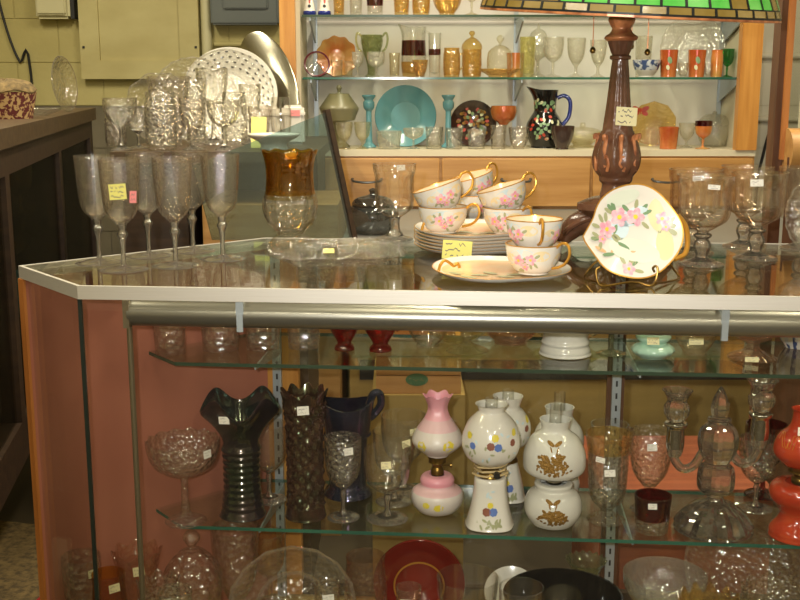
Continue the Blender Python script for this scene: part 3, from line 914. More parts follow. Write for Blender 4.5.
# square stepped plinth with four scroll feet
for a in range(4):
    M = Matrix.Rotation(PI / 4 + a * PI / 2 + .42, 4, 'Z')
    sp = [(.012, 0, .05), (.045, 0, .052), (.07, 0, .046), (.088, 0, .03), (.1, 0, .0145)]
    tube(bm, [M @ Vector(p) for p in smooth3(sp)], [.030 - .016 * (i / 20) ** 1.3 for i in range(21)], 12)
    for sg in (-1, 1):
        tube(bm, [M @ Vector(p) for p in smooth3([(.03, sg * .022, .066), (.055, sg * .03, .058), (.08, sg * .026, .042), (.09, sg * .014, .03), (.08, sg * .008, .034), (.076, sg * .02, .042)])], .0062, 8)
    tube(bm, [M @ Vector(p) for p in smooth3([(.03, 0, .08), (.06, 0, .072), (.085, 0, .05), (.1, 0, .034), (.108, 0, .022), (.102, 0, .012)])], .006, 8)
mesh_obj('scroll_base', bm, ['lamp_wood'], lamp)
pr = [(32, 236), (34, 226), (38, 219), (40, 217), (54, 213), (60, 209), (62, 208), (62, 202), (58, 201), (50, 199), (34, 197), (20, 196)]
bm = lathe([(w_ * s / 2 * 1.22, LP(y_)) for w_, y_ in pr], 48, lambda th, r, z: (r * (abs(math.cos(th + .42)) ** 5 + abs(math.sin(th + .42)) ** 5) ** (-.2) * .88, z))
mesh_obj('base_cap', bm, ['lamp_wood'], lamp)
pr = [(30, 197), (30, 194), (28, 190), (27, 184), (32, 181), (33, 178), (34, 176), (43, 168), (46, 158), (43, 148), (36, 138), (32, 131)]
mesh_obj('acanthus_bulb', lathe(lz(pr), 72, lambda th, r, z: flute(10, .055, LP(176), LP(132))(th, r, z)), ['lamp_wood'], lamp)
bm = bmesh.new()
for a in range(8):
    M = Matrix.Rotation(a * PI / 4, 4, 'Z')
    r0 = 17 * s
    tube(bm, [M @ Vector(p) for p in smooth3([(r0 + .006, 0, LP(160)), (r0 + .007, 0, LP(150)), (r0 + .004, 0, LP(142)), (r0 + .004, 0, LP(137)), (r0 + .009, 0, LP(135)), (r0 + .008, 0, LP(139))])], .0042, 6)
    tube(bm, [M @ Vector(p) for p in smooth3([(r0 + .006, .006, LP(170)), (r0 + .008, .01, LP(162)), (r0 + .008, .004, LP(155)), (r0 + .008, -.002, LP(162)), (r0 + .007, .003, LP(166))])], .003, 6)
mesh_obj('leaf_tips', bm, ['lamp_copper'], lamp)
pr = [(32, 133), (28, 126), (22, 100), (16.5, 66), (16, 59)]
mesh_obj('fluted_column', lathe(lz(pr), 72, lambda th, r, z: flute(12, .05, LP(130), LP(62))(th, r, z)), ['lamp_wood'], lamp)
pr = [(16, 60), (20, 59), (20, 56), (16, 55), (17, 54), (22, 46), (26, 40)]
mesh_obj('capital', lathe(lz(pr), 48, lambda th, r, z: flute(10, .05, LP(53), LP(41))(th, r, z)), ['lamp_wood'], lamp)
pr = [(26, 41), (32, 38.5), (30, 36), (22, 33), (18, 29), (20, 26), (25, 20), (22, 16), (18, 13), (22, 11), (22, 10), (14, 8), (8, 4), (6, -40), (0, -40)]
mesh_obj('copper_neck', lathe(lz(pr), 48, lambda th, r, z: flute(8, .05, LP(28), LP(14))(th, r, z)), ['lamp_copper'], lamp)
price_tag(lamp, (.01, -14.2 * s, LP(116)), (0, -1, .08), .039, .034, 'paper_cream', 3, .06, seed=4)
# shade: a dome of leaded rectangles, slightly tipped
sh_c = Vector(((col_x(627, P.y, 1.44) - P.x), 0, LP(15.5)))
RS = .271
bm = bmesh.new()
rows = [(0, 1.0), (.0035, .9995), (.0072, .998), (.018, .987), (.0205, .984), (.046, .945), (.049, .94), (.085, .86), (.086, .857), (.125, .74), (.126, .736), (.16, .58), (.161, .576), (.19, .36), (.191, .355), (.205, .16), (.206, .12)]
seg = 0
rnd = random.Random(2)
nper = 40
sub = 5
for i in range(len(rows) - 1):
    (z0, r0), (z1, r1) = rows[i], rows[i + 1]
    leadrow = i in (1, 3, 5, 7, 9, 11, 13)
    for k in range(nper):
        a0 = 2 * PI * k / nper + (.04 if (i // 2) % 2 else 0)
        am = .0085
        a1 = a0 + 2 * PI / nper
        if i == 0 or leadrow:
            segs = [(a0, a1, 1 if i else 3, 0)]
        else:
            mi = 2 if z0 < .02 else (0 if rnd.random() < .86 else 2)
            segs = [(a0 + am, a1 - am, mi, 0), (a1 - am, a1 + am, 1, .0012)]
        for b0, b1, mi, off in segs:
            vs = []
            for rr, zz in ((r0, z0), (r1, z1)):
                for th in (b0, b1):
                    vs.append(((rr * RS + off) * math.cos(th), (rr * RS + off) * math.sin(th), zz))
            q = [bm.verts.new(vs[j]) for j in (0, 1, 3, 2)]
            face(bm, q, mi, False)
            q = [bm.verts.new((vs[j][0] * .988, vs[j][1] * .988, vs[j][2])) for j in (2, 3, 1, 0)]
            face(bm, q, mi, False)
for k in range(nper):   # bottom rim closing the two skins
    a0, a1 = 2 * PI * k / nper, 2 * PI * (k + 1) / nper
    face(bm, [bm.verts.new((rr * math.cos(th), rr * math.sin(th), zz)) for rr, th, zz in ((RS * 1.004, a0, 0), (RS * 1.004, a1, 0), (RS * .97, a1, -.001), (RS * .97, a0, -.001))], 3, False)
T = Matrix.Translation(sh_c) @ Matrix.Rotation(math.radians(4.2), 4, 'X') @ Matrix.Rotation(math.radians(2.5), 4, 'Y')
for v in bm.verts: v.co = T @ v.co
me_sh = mesh_obj('lamp_shade', bm, ['art_green', 'lead_came', 'art_amber', 'lamp_copper'], lamp)
bm = tube(bmesh.new(), [T @ Vector(p) for p in ((0, 0, .15), (0, 0, .206), (0, 0, .222))], [.012, .03, .008], 16)
mesh_obj('finial', bm, ['copper'], me_sh)
bm = bmesh.new()
for a in range(3):
    th = a * 2 * PI / 3 + .5
    tube(bm, [(sh_c.x * .3, 0, LP(-35)), T @ Vector((RS * .93 * math.cos(th), RS * .93 * math.sin(th), .047))], .002, 6)
mesh_obj('shade_arm', bm, ['copper'], lamp)
for px, yb in ((590, 50), (635, 45), (644, 52)):
    x = col_x(px, P.y, 1.4) - P.x
    bm = bmesh.new()
    z = LP(yb); zt = LP(2)
    y = -.035 if px != 635 else .03
    k = z
    while k < zt:
        tube(bm, [(x, y, k), (x, y, k + .0022)], .0011, 5); k += .0034
    tube(bm, [(x, y, z), (x, y, zt)], .0005, 4)
    c = mesh_obj('pull_chain', bm, ['copper'], lamp)
    b = lathe([(0, z - .0075), (.004, z - .006), (.0055, z - .002), (.0045, z + .002), (.001, z + .005), (0, z + .005)], 14)
    for v in b.verts: v.co += Vector((x, y, 0))
    mesh_obj('chain_ball', b, ['brass'], c)
# ================================================================ upper glass shelf
def s1(*b): return fit(*b, Z1)
TB = 'clear tumblers on the upper shelf of the case'
for b, lab in (((153, 188, 292, 353), 'first clear tumbler from the left end of the upper glass shelf'),
               ((200, 242, 292, 349), 'second clear tumbler from the left on the upper glass shelf, under the tube clip'),
               ((244, 282, 292, 348), 'third clear tumbler from the left on the upper glass shelf'),
               ((286, 322, 292, 347), 'clear tumbler left of the two ruby red pieces, upper shelf')):
    P, w, h = s1(*b)
    tg = ((-.2, h * .8, .012, .006),) if b[0] == 286 else ()
    add('tumbler', lab, 'tumbler', P, simple(w, h, 'glass_hobnail', t=.002, mod=fl(16, .012, .05, .9)), TB, tg)
RED = [(0, 0), (.55, 0), (.6, .04), (.55, .09), (.42, .14), (.5, .22), (.85, .45), (1, .75), (.96, 1)]
P, w, h = s1(328, 361, 302, 350)
add('sugar_bowl', 'ruby red footed glass cup without handle on the upper shelf', 'cup', P, vessel(w, h, RED, 'glass_red', mod=fl(12, .02, .2, .95)))
P, w, h = s1(362, 399, 302, 351)
k, o = vessel(w, h, RED, 'glass_red', mod=fl(12, .02, .2, .95))
k.append(('handle', handle_bm([(w * .47, 0, h * .88), (w * .68, 0, h * .92), (w * .74, 0, h * .7), (w * .6, 0, h * .5), (w * .42, 0, h * .42)], .004), ['glass_red']))
add('creamer', 'ruby red footed creamer with a handle at right on the upper shelf', 'creamer', P, (k, o))
P, w, h = s1(406, 450, 318, 346)
add('bowl', 'low clear glass bowl right of the red creamer on upper shelf', 'bowl', P, simple(w, h, 'glass_clear', 'bowl'))
P, w, h = s1(447, 487, 290, 351)
add('candlestick', 'clear glass candlestick with round foot under the steel tube', 'candlestick', P,
    vessel(w, h, [(0, 0), (1, 0), (1, .03), (.6, .08), (.25, .14), (.2, .2), (.34, .26), (.22, .32), (.32, .4), (.2, .5), (.3, .62), (.34, .8), (.42, .97), (.42, 1)], 'glass_clear', (.12, .55), ('foot', 'stem', 'socket'), .6))
P, w, h = s1(480, 541, 318, 343)
add('bowl', 'rose tinted glass bowl left of the white jar on upper shelf', 'bowl', P, simple(w, h, 'glass_pink', 'bowl', mod=fl(20, .012, .1, 1.0)))
P, w, h = s1(540, 590, 296, 354)
add('jar', 'plain white glass jar with rolled foot on the upper shelf', 'jar', P, simple(w, h, 'milk_glass', 'pot', t=.004))
P, w, h = s1(594, 628, 296, 354)
k, o = vessel(w, h, PT['goblet'], 'glass_olive', (.05, .4), FSB, .44); k[2] = (k[2][0], k[2][1], ['glass_green'])
add('goblet', 'green goblet on an amber stem left of the mint vase', 'goblet', P, (k, o))
P, w, h = s1(632, 673, 333, 357)
add('vase', 'squat mint green melon ribbed vase with price tag', 'vase', P, vessel(w, h, [(0, 0), (.6, 0), (.7, .03), (.97, .22), (1, .36), (.86, .5), (.68, .58), (.66, .64), (.8, .74), (.86, .86), (.76, .97), (.72, 1)], 'mint_glass', mod=fl(14, .045, .03, .56, True)), None, ((.0, h * .82, .022, .014, 'paper_cream'),))
P, w, h = s1(672, 717, 323, 354)
add('bowl', 'clear glass bowl bearing a cream price tag, right of the mint vase', 'bowl', P, simple(w, h, 'glass_straw', 'bowl'), None, ((.05, h * .55, .026, .012, 'paper_cream'),))
P, w, h = s1(718, 786, 310, 358)
add('compote', 'rose tinted low compote with ribbed bowl and tag on its foot', 'compote', P, vessel(w, h, [(0, 0), (.65, 0), (.66, .05), (.4, .12), (.2, .22), (.2, .32), (.5, .42), (.85, .65), (1, .97), (1, 1)], 'glass_pink', (.15, .32), FSB, .4, mod=fl(28, .012, .4, .98)), None, ((0, h * .08, .024, .009, 'paper_cream'),))
P, w, h = s1(778, 816, 318, 347)
o = smooth([(x * w / 2, y * h) for x, y in PT['egg']])
bm = lathe(wall_of(o, .003, .06 * h), 48)
for i, f in enumerate(bm.faces):
    c = f.calc_center_median(); f.material_index = int((math.atan2(c.y, c.x) / (2 * PI) + .5) * 24) % 2
add('bowl', 'white bowl with blue grey vertical stripes at the right end of the upper shelf', 'bowl', P, ([('body', bm, ['milk_glass', 'blue_white'])], o))
P, w, h = s1(530, 602, 332, 342)
add('dish', 'octagonal pale yellow glass dish behind the white jar', 'dish', P, simple(w, h * 1.3, 'glass_yellow', 'shallow', seg=8, k=1))
P, w, h = s1(424, 490, 332, 341)
add('dish', 'octagonal pale yellow glass dish behind the clear candlestick', 'dish', P, simple(w, h * 1.3, 'glass_yellow', 'shallow', seg=8, k=1))

# ================================================================ middle glass shelf
def s2(*b): return fit(*b, Z2)
P, w, h = fit(150, 222, 440, 0, Z2, 1.985)
add('compote', 'clear cut glass compote with scalloped rim at the left end of the middle shelf', 'compote', P,
    vessel(w, h, [(0, 0), (.52, 0), (.54, .02), (.32, .06), (.14, .12), (.1, .4), (.14, .54), (.42, .59), (.82, .7), (.98, .86), (1, 1)], 'glass_cut', (.07, .56), FSB, .6, mod=rf(14, .025, .012, .75), seg=56), None, ((.62, h * .92, .017, .015),))
# dark ruffled vase with ringed body
P, w, h = s2(206, 280, 402, 514)
body = [(0, 0), (.6, 0), (.62, .01)]
rn = 11
for i in range(rn):
    z = .04 + i * .055; R = .6 - .08 * min(1, i / 4) + (.05 * max(0, i - 8) / 3)
    body += [(R, z), (R - .035, z + .03)]
body += [(.5, .66), (.58, .74), (.78, .86), (.98, .95), (1.02, 1)]
add('vase', 'dark green iridescent vase with ringed body and wide ruffled mouth', 'vase', P,
    vessel(w * .97, h, body, 'iridescent_green', t=.003, zf=.05, seg=72, k=3, mod=rf(4, -.07, .075, .68, PI, 1.2)), None, ((-.42, h * .93, .021, .014), ))
# brown tree trunk vase
P, w, h = s2(283, 329, 392, 516)
def knob(hh):
    def f(th, r, z):
        if .1 * hh < z < .93 * hh:
            a = math.cos(9 * th + z * 40) * math.cos(z / hh * 60) * .09 + math.cos(9 * th) * .03
            return r * (1 + a), z
        return r, z
    return f
add('vase', 'tall brown iridescent vase with knobby bark body and pointed rim', 'vase', P,
    vessel(w, h, [(0, 0), (.82, 0), (.86, .02), (.82, .08), (.78, .16), (.77, .3), (.77, .45), (.77, .6), (.8, .75), (.85, .86), (.9, .93), (1, 1)], 'iridescent_brown', t=.003, seg=90, k=8, mod=mix(knob, rf(9, .05, .025, .84))), None, ((-.05, h * .9, .022, .017),))
# violet carnival piece
P, w, h = s2(322, 374, 402, 494)
k, o = vessel(w, h, [(0, 0), (.84, 0), (.9, .03), (.84, .07), (.72, .12), (.72, .3), (.75, .5), (.78, .62), (.85, .66), (.86, .69), (.9, .78), (.97, .9), (1, 1)], 'iridescent_violet', t=.003, seg=60, mod=rf(2, .03, .035, .66))
k.append(('knob_handle', handle_bm([(w * .4, .01, h * .93), (w * .5, .012, h * 1.06), (w * .62, .012, h * 1.06), (w * .64, .01, h * .95), (w * .5, 0, h * .86), (w * .36, 0, h * .8)], .008), ['iridescent_violet']))
bm = bmesh.new()
for i in range(28):
    a = 2 * PI * i / 28; r = R_at(o, h * .66) + .001
    M = Matrix.Translation((r * math.cos(a), r * math.sin(a), h * .66))
    bmesh.ops.create_icosphere(bm, subdivisions=1, radius=.0026, matrix=M)
k.append(('bead_band', bm, ['iridescent_violet']))
add('handled_vase', 'dark violet iridescent handled vase with beaded band behind the tagged goblet', 'vase', P, (k, o))
# goblets
P, w, h = s2(325, 362, 437, 518)
add('goblet', 'thumbprint goblet with tag standing before the violet handled vase', 'goblet', P, stem(w, h, 'glass_cut', 'goblet', (.05, .4), t=.002), None, ((.3, h * .89, .017, .014),))
GG = 'plain clear goblets beside the pink lamp'
P, w, h = s2(364, 411, 449, 519)
add('goblet', 'front plain goblet of the three tagged ones left of the pink lamp', 'goblet', P, stem(w, h, 'glass_plain', 'goblet', (.05, .4), t=.002), GG, ((-.05, h * .88, .019, .014, 'paper_cream'),))
P, w, h = s2(373, 415, 431, 502)
add('goblet', 'middle plain goblet of the three tagged ones left of the pink lamp', 'goblet', P, stem(w, h, 'glass_plain', 'goblet', (.05, .4), t=.002), GG, ((.55, h * .9, .019, .014, 'paper_cream'),))
P, w, h = s2(381, 426, 415, 491)
add('goblet', 'rearmost plain goblet of the three tagged ones left of the pink lamp', 'goblet', P, stem(w, h, 'glass_plain', 'goblet', (.05, .4), t=.002), GG, ((.45, h * .86, .019, .014, 'paper_cream'),))
P, w, h = s2(250, 289, 424, 500)
add('goblet', 'clear etched goblet between the dark green and the brown vase', 'goblet', P, stem(w, h, 'glass_etched', 'goblet', (.05, .4), t=.002))

# ---- miniature oil lamps
def lz2(P, cx, pts):           # (half width px, y px) -> (r, z) at P
    s = depth(P) / F
    return [(a * s, max(0, at_y(cx, y, P.y).z - P.z)) for a, y in pts]
def burner(zs, r):
    z0, z1 = zs
    d = z1 - z0
    bm = lathe(smooth([(0, z0), (r * .75, z0), (r * .75, z0 + d * .3), (r * .6, z0 + d * .4), (r * .7, z0 + d * .55), (r * 1.05, z0 + d * .62), (r * 1.0, z0 + d * .7), (r * 1.15, z0 + d), (r * 1.08, z0 + d), (0, z0 + d * .7)], 2), 32, lambda th, rr, z: flute(14, .05, z0 + d * .5, z1 + .01)(th, rr, z))
    tube(bm, [(r * .6, 0, z0 + d * .45), (r * 1.6, -.003, z0 + d * .5)], .0014, 6)
    lathe([(0, -.002), (.005, -.002), (.005, .002), (0, .002)], 12, bm=bm, M=Matrix.Translation((r * 1.65, -.003, z0 + d * .5)) @ Matrix.Rotation(PI / 2, 4, 'Y'))
    return bm
# pink satin lamp
P, w, h = s2(412, 462, 393, 510)
fo = smooth(lz2(P, 437, [(0, 510), (15, 511), (19, 509), (24, 503), (26, 496), (24.5, 490), (19, 487), (16.5, 484), (17, 479), (14.5, 475), (10, 474), (8, 474)]))
so = smooth(lz2(P, 437, [(11, 455), (12.5, 453), (18, 449), (24, 443), (24.5, 437), (20, 428), (13, 418), (9.5, 410), (10, 404), (13, 397), (14, 395)]))
bs = P.z
zlo = so[0][1]; zmid = at_y(437, 420, P.y).z - bs
fb = lathe(fo, 40, flute(22, .014, .004, fo[-1][1] * .6), [(fo[-1][1] * .74, 1, 1), (fo[-1][1] * .56, fo[-1][1] * .74, 3)])
mp = on_lathe(fo)
blob(fb, mp, .003, fo[-1][1] * .3, .011, .008, 2, .2, 14, 6)
blob(fb, mp, -.022, fo[-1][1] * .35, .008, .007, 2, .2, 14, 6)
sprof = so + [(max(r - .0018, .001), z) for r, z in reversed(so)]
sb = lathe(sprof, 48, both(flute(22, .012, zlo, zmid + .01), ruffle(6, .08, .012, zmid, so[-1][1], 0, 1)), [(zmid + .006, 1, 1), (zmid - .014, zmid + .006, 3)])
mp = on_lathe(so)
blob(sb, mp, .022, zlo + .03, .013, .012, 2, .4, 16, 6); blob(sb, mp, -.033, zlo + .028, .011, .012, 2, .1, 16, 6)
add('oil_lamp', 'small pink and white satin glass oil lamp with yellow spots', 'oil lamp', P,
    ([('font', fb, ['satin_white', 'satin_pink', 'petal_yellow', 'satin_blush']), ('burner', burner((fo[-1][1] - .002, zlo + .001), .016), ['brass']), ('lamp_shade', sb, ['satin_white', 'satin_pink', 'petal_yellow', 'satin_blush'])], None))
# white flowered lamp with square flared base; a second one stands behind it
def flower_lamp(P, cx, pts_f, pts_s, label, cord=True):
    fo = smooth(lz2(P, cx, pts_f)); so = smooth(lz2(P, cx, pts_s))
    zb, zt = fo[-1][1], so[0][1]
    def sqr(th, r, z):
        k = (abs(math.cos(th)) ** 6 + abs(math.sin(th)) ** 6) ** (-1 / 6)
        return r * (.92 + (k - 1) * .35), z
    fb = lathe(fo, 48, sqr)
    mp0 = on_lathe([(r * .945, z) for r, z in fo])
    mp = lambda x, y, l=.0006: mp0(x, y, l)
    H_ = zb
    for x, y, r, c in ((-.006, .4, .0085, 4), (.007, .4, .0085, 3), (.001, .53, .006, 2)):
        blob(fb, lambda a, b: mp(a, b, .0022), x, y * H_, r, r, c, 0, 18, 7, .2)
    rn = random.Random(6)
    for i in range(14): blob(fb, lambda a, b: mp(a, b, .0016), rn.uniform(-.034, .034), H_ * rn.uniform(.1, .24), .0055, .0025, 5, rn.uniform(0, 3), 8)
    for i in range(5): blob(fb, lambda a, b: mp(a, b, .0018), rn.uniform(-.012, .01), H_ * rn.uniform(.68, .8), .004, .002, 1, rn.uniform(0, 3), 8)
    sb = lathe(so + [(max(r - .0018, .001), z) for r, z in reversed(so)], 48)
    ms = on_lathe(so); z0, z1 = so[0][1], so[-1][1]; D = z1 - z0
    for x, f, r, c in ((.0, .42, .008, 4), (.014, .4, .008, 3), (.008, .55, .0075, 2), (-.036, .4, .007, 3), (-.045, .55, .007, 2), (.045, .45, .007, 4), (.05, .6, .007, 2)):
        blob(sb, lambda a, b: ms(a, b, .0009), x, z0 + D * f, r, r, c, 0, 18, 7, .2)
    for i in range(26):
        blob(sb, lambda a, b: ms(a, b, .0006), rn.uniform(-.06, .06), z0 + D * rn.uniform(.12, .66), .0045, .0022, rn.choice((5, 1, 5)), rn.uniform(0, 3), 8)
    mats = ['porcelain', 'wash_blue', 'petal_yellow', 'petal_blue', 'petal_brown', 'leaf_sage']
    br = lathe(smooth([(0, zb - .002), (.02, zb - .002), (.022, zb + .004), (.016, (zb + zt) / 2), (.022, zt - .003), (so[0][0] * .95, zt + .001), (0, zt + .001)], 2), 32)
    parts = [('font', fb, mats), ('burner', br, ['brass']), ('lamp_shade', sb, mats)]
    if cord:
        c = bmesh.new()
        zc = (zb + zt) / 2
        pts = [((.030 + .003 * math.sin(i * 1.3)) * math.cos(i * .55), (.026 + .003 * math.cos(i * 1.7)) * math.sin(i * .55), zb + .001 + (zt - zb - .003) * (i / 34)) for i in range(35)]
        tube(c, pts, .0022, 6); parts.append(('flex_cord', c, ['flex_cord']))
        s = bmesh.new(); lathe([(0, 0), (.006, 0), (.006, .01), (0, .01)], 14, bm=s, M=Matrix.Translation((.012, -.03, zc)) @ Matrix.Rotation(PI / 2, 4, 'X'))
        parts.append(('switch', s, ['black_plastic']))
    ch = lathe([(.012, z1 - .03), (.012, z1 + .012), (.0105, z1 + .012), (.0105, z1 - .03)], 24)
    parts.append(('chimney', ch, ['glass_plain']))
    return add('oil_lamp', label, 'oil lamp', P, (parts, None))
P, w, h = s2(461, 518, 400, 524)
flower_lamp(P, 488, [(0, 524), (24, 524), (25, 520), (21, 506), (18, 490), (17, 477), (12, 476)], [(16, 462), (24, 456), (28.5, 446), (28, 435), (23, 422), (15, 413.5), (12.5, 411), (14, 406), (16, 404)], 'white lamp painted with small flowers, cord coiled above its square base', True)
P, w, h = s2(484, 528, 390, 497)
flower_lamp(P, 505, [(0, 497), (20, 497), (20, 494), (17, 480), (13, 466), (11, 462), (8, 461)], [(13, 447), (20, 441), (23, 432), (22, 421), (16, 411), (12, 407), (13, 402), (14.5, 398), (15, 396)], 'white flowered lamp standing behind the one with the coiled cord', False)
# white lamp with gilt baskets
def gilt_lamp(P, cx, pf, ps, label, decor):
    fo = smooth(lz2(P, cx, pf)); so = smooth(lz2(P, cx, ps)); zb, zt = fo[-1][1], so[0][1]
    fb = lathe(fo, 48); sb = lathe(so + [(max(r - .0018, .001), z) for r, z in reversed(so)], 48)
    z0, D = so[0][1], so[-1][1] - so[0][1]
    rn = random.Random(8)
    if decor:
        m1, m2 = on_lathe(fo), on_lathe(so)
        for mp, bmx, zc, wd, ht in ((m1, fb, zb * .38, .03, zb * .2), (m2, sb, z0 + D * .38, .034, D * .19)):
            for i in range(95):
                x, y = rn.gauss(0, .45), rn.gauss(0, .45)
                if x * x + y * y > 1: continue
                blob(bmx, lambda a, b: mp(a, b, .0008), x * wd, zc + y * ht, .0048, .0036, 1, rn.uniform(0, 3), 8, 3, .3)
            for i in range(9): blob(bmx, lambda a, b: mp(a, b, .0008), (i - 4) * wd * .24, zc - ht * 1.0 + abs(i - 4) ** 1.3 * .0016, .0035, .002, 1, rn.uniform(0, 3), 8)
            for sx in (-1, 1):
                blob(bmx, lambda a, b: mp(a, b, .0008), sx * .007, zc + ht * 1.65, .008, .0035, 1, .5 * sx, 10)
                blob(bmx, lambda a, b: mp(a, b, .0008), sx * .006, zc + ht * 1.2, .0015, .006, 1, -.3 * sx, 8)
    br = lathe(smooth([(0, zb - .002), (.014, zb - .002), (.016, zb + .003), (.016, zt - .004), (so[0][0] * .9, zt + .001), (0, zt + .001)], 2), 32)
    ch = lathe([(.0115, z0 + D * .7), (.0115, z0 + D + .03), (.010, z0 + D + .03), (.010, z0 + D * .7)], 24)
    return add('oil_lamp', label, 'oil lamp', P, ([('font', fb, ['milk_glass', 'gilt_relief']), ('burner', br, ['chrome']), ('lamp_shade', sb, ['milk_glass', 'gilt_relief']), ('chimney', ch, ['glass_plain'])], None))
P, w, h = s2(523, 582, 420, 523)
gilt_lamp(P, 551, [(0, 523), (17, 523), (22, 521), (28, 511), (28, 500), (24, 492), (18, 488), (19, 484), (18, 482), (13, 481.5)], [(14, 477), (24, 473), (30, 468), (31, 458), (29, 448), (23, 437), (15, 431), (13.5, 427), (15, 421), (15.5, 419)], 'white glass lamp with raised gilt flower baskets at the front edge', True)
P, w, h = s2(532, 582, 400, 494)
gilt_lamp(P, 560, [(0, 494), (17, 494), (21, 489), (22, 480), (18, 471), (14, 466), (10, 465)], [(12, 459), (18, 455), (24, 447), (25, 438), (22, 428), (15, 419), (13, 415), (14, 409), (14.5, 407)], 'plain white glass lamp behind the one with gilt baskets, tall clear chimney', False)
# gold rimmed celery vase and goblets on the right half
P, w, h = s2(583, 629, 433, 520)
add('celery_vase', 'tall pressed glass footed vase with gold rim band and tags', 'vase', P, vessel(w, h, [(0, 0), (.76, 0), (.78, .02), (.5, .06), (.28, .1), (.3, .14), (.62, .22), (.8, .34), (.86, .6), (.9, .8), (1, .97), (1, 1)], ['glass_cut', 'glass_gold'], (.08, .18), FSB, .22, bands=[(.78, 2, 1)]), None, ((.1, h * .62, .02, .013), (-.35, h * .76, .018, .01)))
P, w, h = s2(588, 626, 424, 499)
add('tumbler', 'tall straight clear glass behind the gold rimmed vase', 'tumbler', P, simple(w, h, 'glass_plain'))
P, w, h = s2(626, 670, 431, 510)
add('goblet', 'large cut glass goblet with tag behind the small ruby cup', 'goblet', P, stem(w, h, 'glass_cut', 'tulip', (.06, .24), .3, t=.002), None, ((.05, h * .88, .018, .014),))
P, w, h = s2(633, 670, 495, 530)
add('toothpick_cup', 'small ruby stained cup with clear scalloped base and tag', 'cup', P, simple(w, h, ['glass_cut', 'glass_ruby'], 'tumbler', bands=[(.4, 2, 1)], mod=fl(10, .03, 0, .45)), None, ((.0, h * .86, .016, .011),))
# glass candelabra
P, w, h = s2(676, 750, 387, 528)
cs = depth(P) / F
cz = lambda py: max(0, at_y(713, py, P.y).z - Z2)
cl = lambda pts: smooth([(a * cs, cz(y)) for a, y in pts])
can = root('candelabra', 'clear glass two armed candelabra with centre spire and silver collars', 'candelabra', P + Vector((0, 0, .0006)), rz=-.3)
mesh_obj('skirt_base', lathe(cl([(0, 529), (36, 529), (37, 526), (30, 514), (18, 504), (10, 500), (8, 497)]) , 48, flute(10, .09, .004, cz(500), True)), ['crystal'], can)
mesh_obj('centre_column', lathe(cl([(8, 498), (9, 494), (16, 490), (17, 475), (15, 466), (11, 463), (15, 456), (18, 446), (18, 436), (15, 427), (10, 422)]), 24, flute(8, .07, cz(494), cz(424), True)), ['crystal'], can)
mesh_obj('spire', lathe(cl([(10, 423), (12, 419), (8, 417), (9, 411), (9, 405), (6, 396), (2.5, 389), (0, 386)]), 10, None), ['crystal'], can)
for sx, dx, top_y in ((-1, 41, 394), (1, 38, 377)):
    ax = sx * dx * cs
    oy = top_y - 394
    pts = [(sx * 13 * cs, 0, cz(452)), (sx * 22 * cs, 0, cz(468 + oy * .4)), (sx * 33 * cs, 0, cz(472 + oy * .9)), (ax, 0, cz(463 + oy)), (ax, 0, cz(452 + oy))]
    mesh_obj('arm', tube(bmesh.new(), smooth3(pts), .0085, 10), ['crystal'], can)
    def at_arm(pts, seg, mod=None):
        return lathe(cl([(a, y + oy) for a, y in pts]), seg, mod, M=Matrix.Translation((ax, 0, 0)))
    mesh_obj('arm_cup', at_arm([(0, 462), (6, 460), (8, 455), (8, 452)], 16), ['crystal'], can)
    mesh_obj('silver_collar', at_arm([(0, 452), (8.5, 452), (8.5, 433), (10, 431), (11.5, 428), (10, 426), (0, 426)], 32), ['chrome'], can)
    mesh_obj('candle_socket', at_arm([(0, 426), (7, 425), (11, 419), (12, 411), (9, 405), (10, 401), (13, 396), (15, 394), (13, 394), (6, 402), (0, 404)], 32, flute(12, .06, cz(422 + oy), cz(395 + oy), True)), ['crystal'], can)
P, w, h = s2(742, 782, 424, 495)
add('goblet', 'deep ruby red goblet between the candelabra and the red lamp', 'goblet', P, stem(w, h, 'glass_ruby', 'goblet', (.05, .4), mod=fl(10, .03, .42, .97)))
P, w, h = s2(736, 774, 438, 509)
add('goblet', 'clear cut goblet in front of the ruby goblet, beside the red lamp', 'goblet', P, stem(w, h, 'glass_cut', 'goblet', (.05, .4)))
P, w, h = s2(768, 824, 407, 536)
fo = smooth(lz2(P, 796, [(0, 536), (25, 536), (27, 532), (26, 527), (20, 519), (18, 512), (22, 505), (28, 498), (29, 490), (25, 484), (14, 482)]))
so = smooth(lz2(P, 796, [(14, 466), (20, 463), (27, 455), (28, 447), (24, 437), (15, 428), (12, 420), (11.5, 412), (13, 409)]))
rn = random.Random(12)
sb = lathe(so + [(r - .002, z) for r, z in reversed(so)], 40, None)
ms = on_lathe(so)
for i in range(10): tube(sb, [ms(-.05 + i * .011 + j * .003, (so[0][1] + so[-1][1]) / 2 + .012 * math.sin(i * 1.7 + j), .0004) for j in range(6)], .0005, 4, 1)
r = add('oil_lamp', 'orange red glazed oil lamp at the right end of the middle shelf', 'oil lamp', P,
    ([('font', lathe(fo, 40), ['red_lacquer']), ('burner', burner((fo[-1][1] - .002, so[0][1] + .001), .02), ['brass']), ('lamp_shade', sb, ['red_lacquer', 'gilt'])], None))
z = at_y(796, 427, P.y).z - Z2
price_tag(r, (.0, -R_at(so, z - .006) - .002, z), (0, -1, .4), .02, .015, 'paper_white', 2)

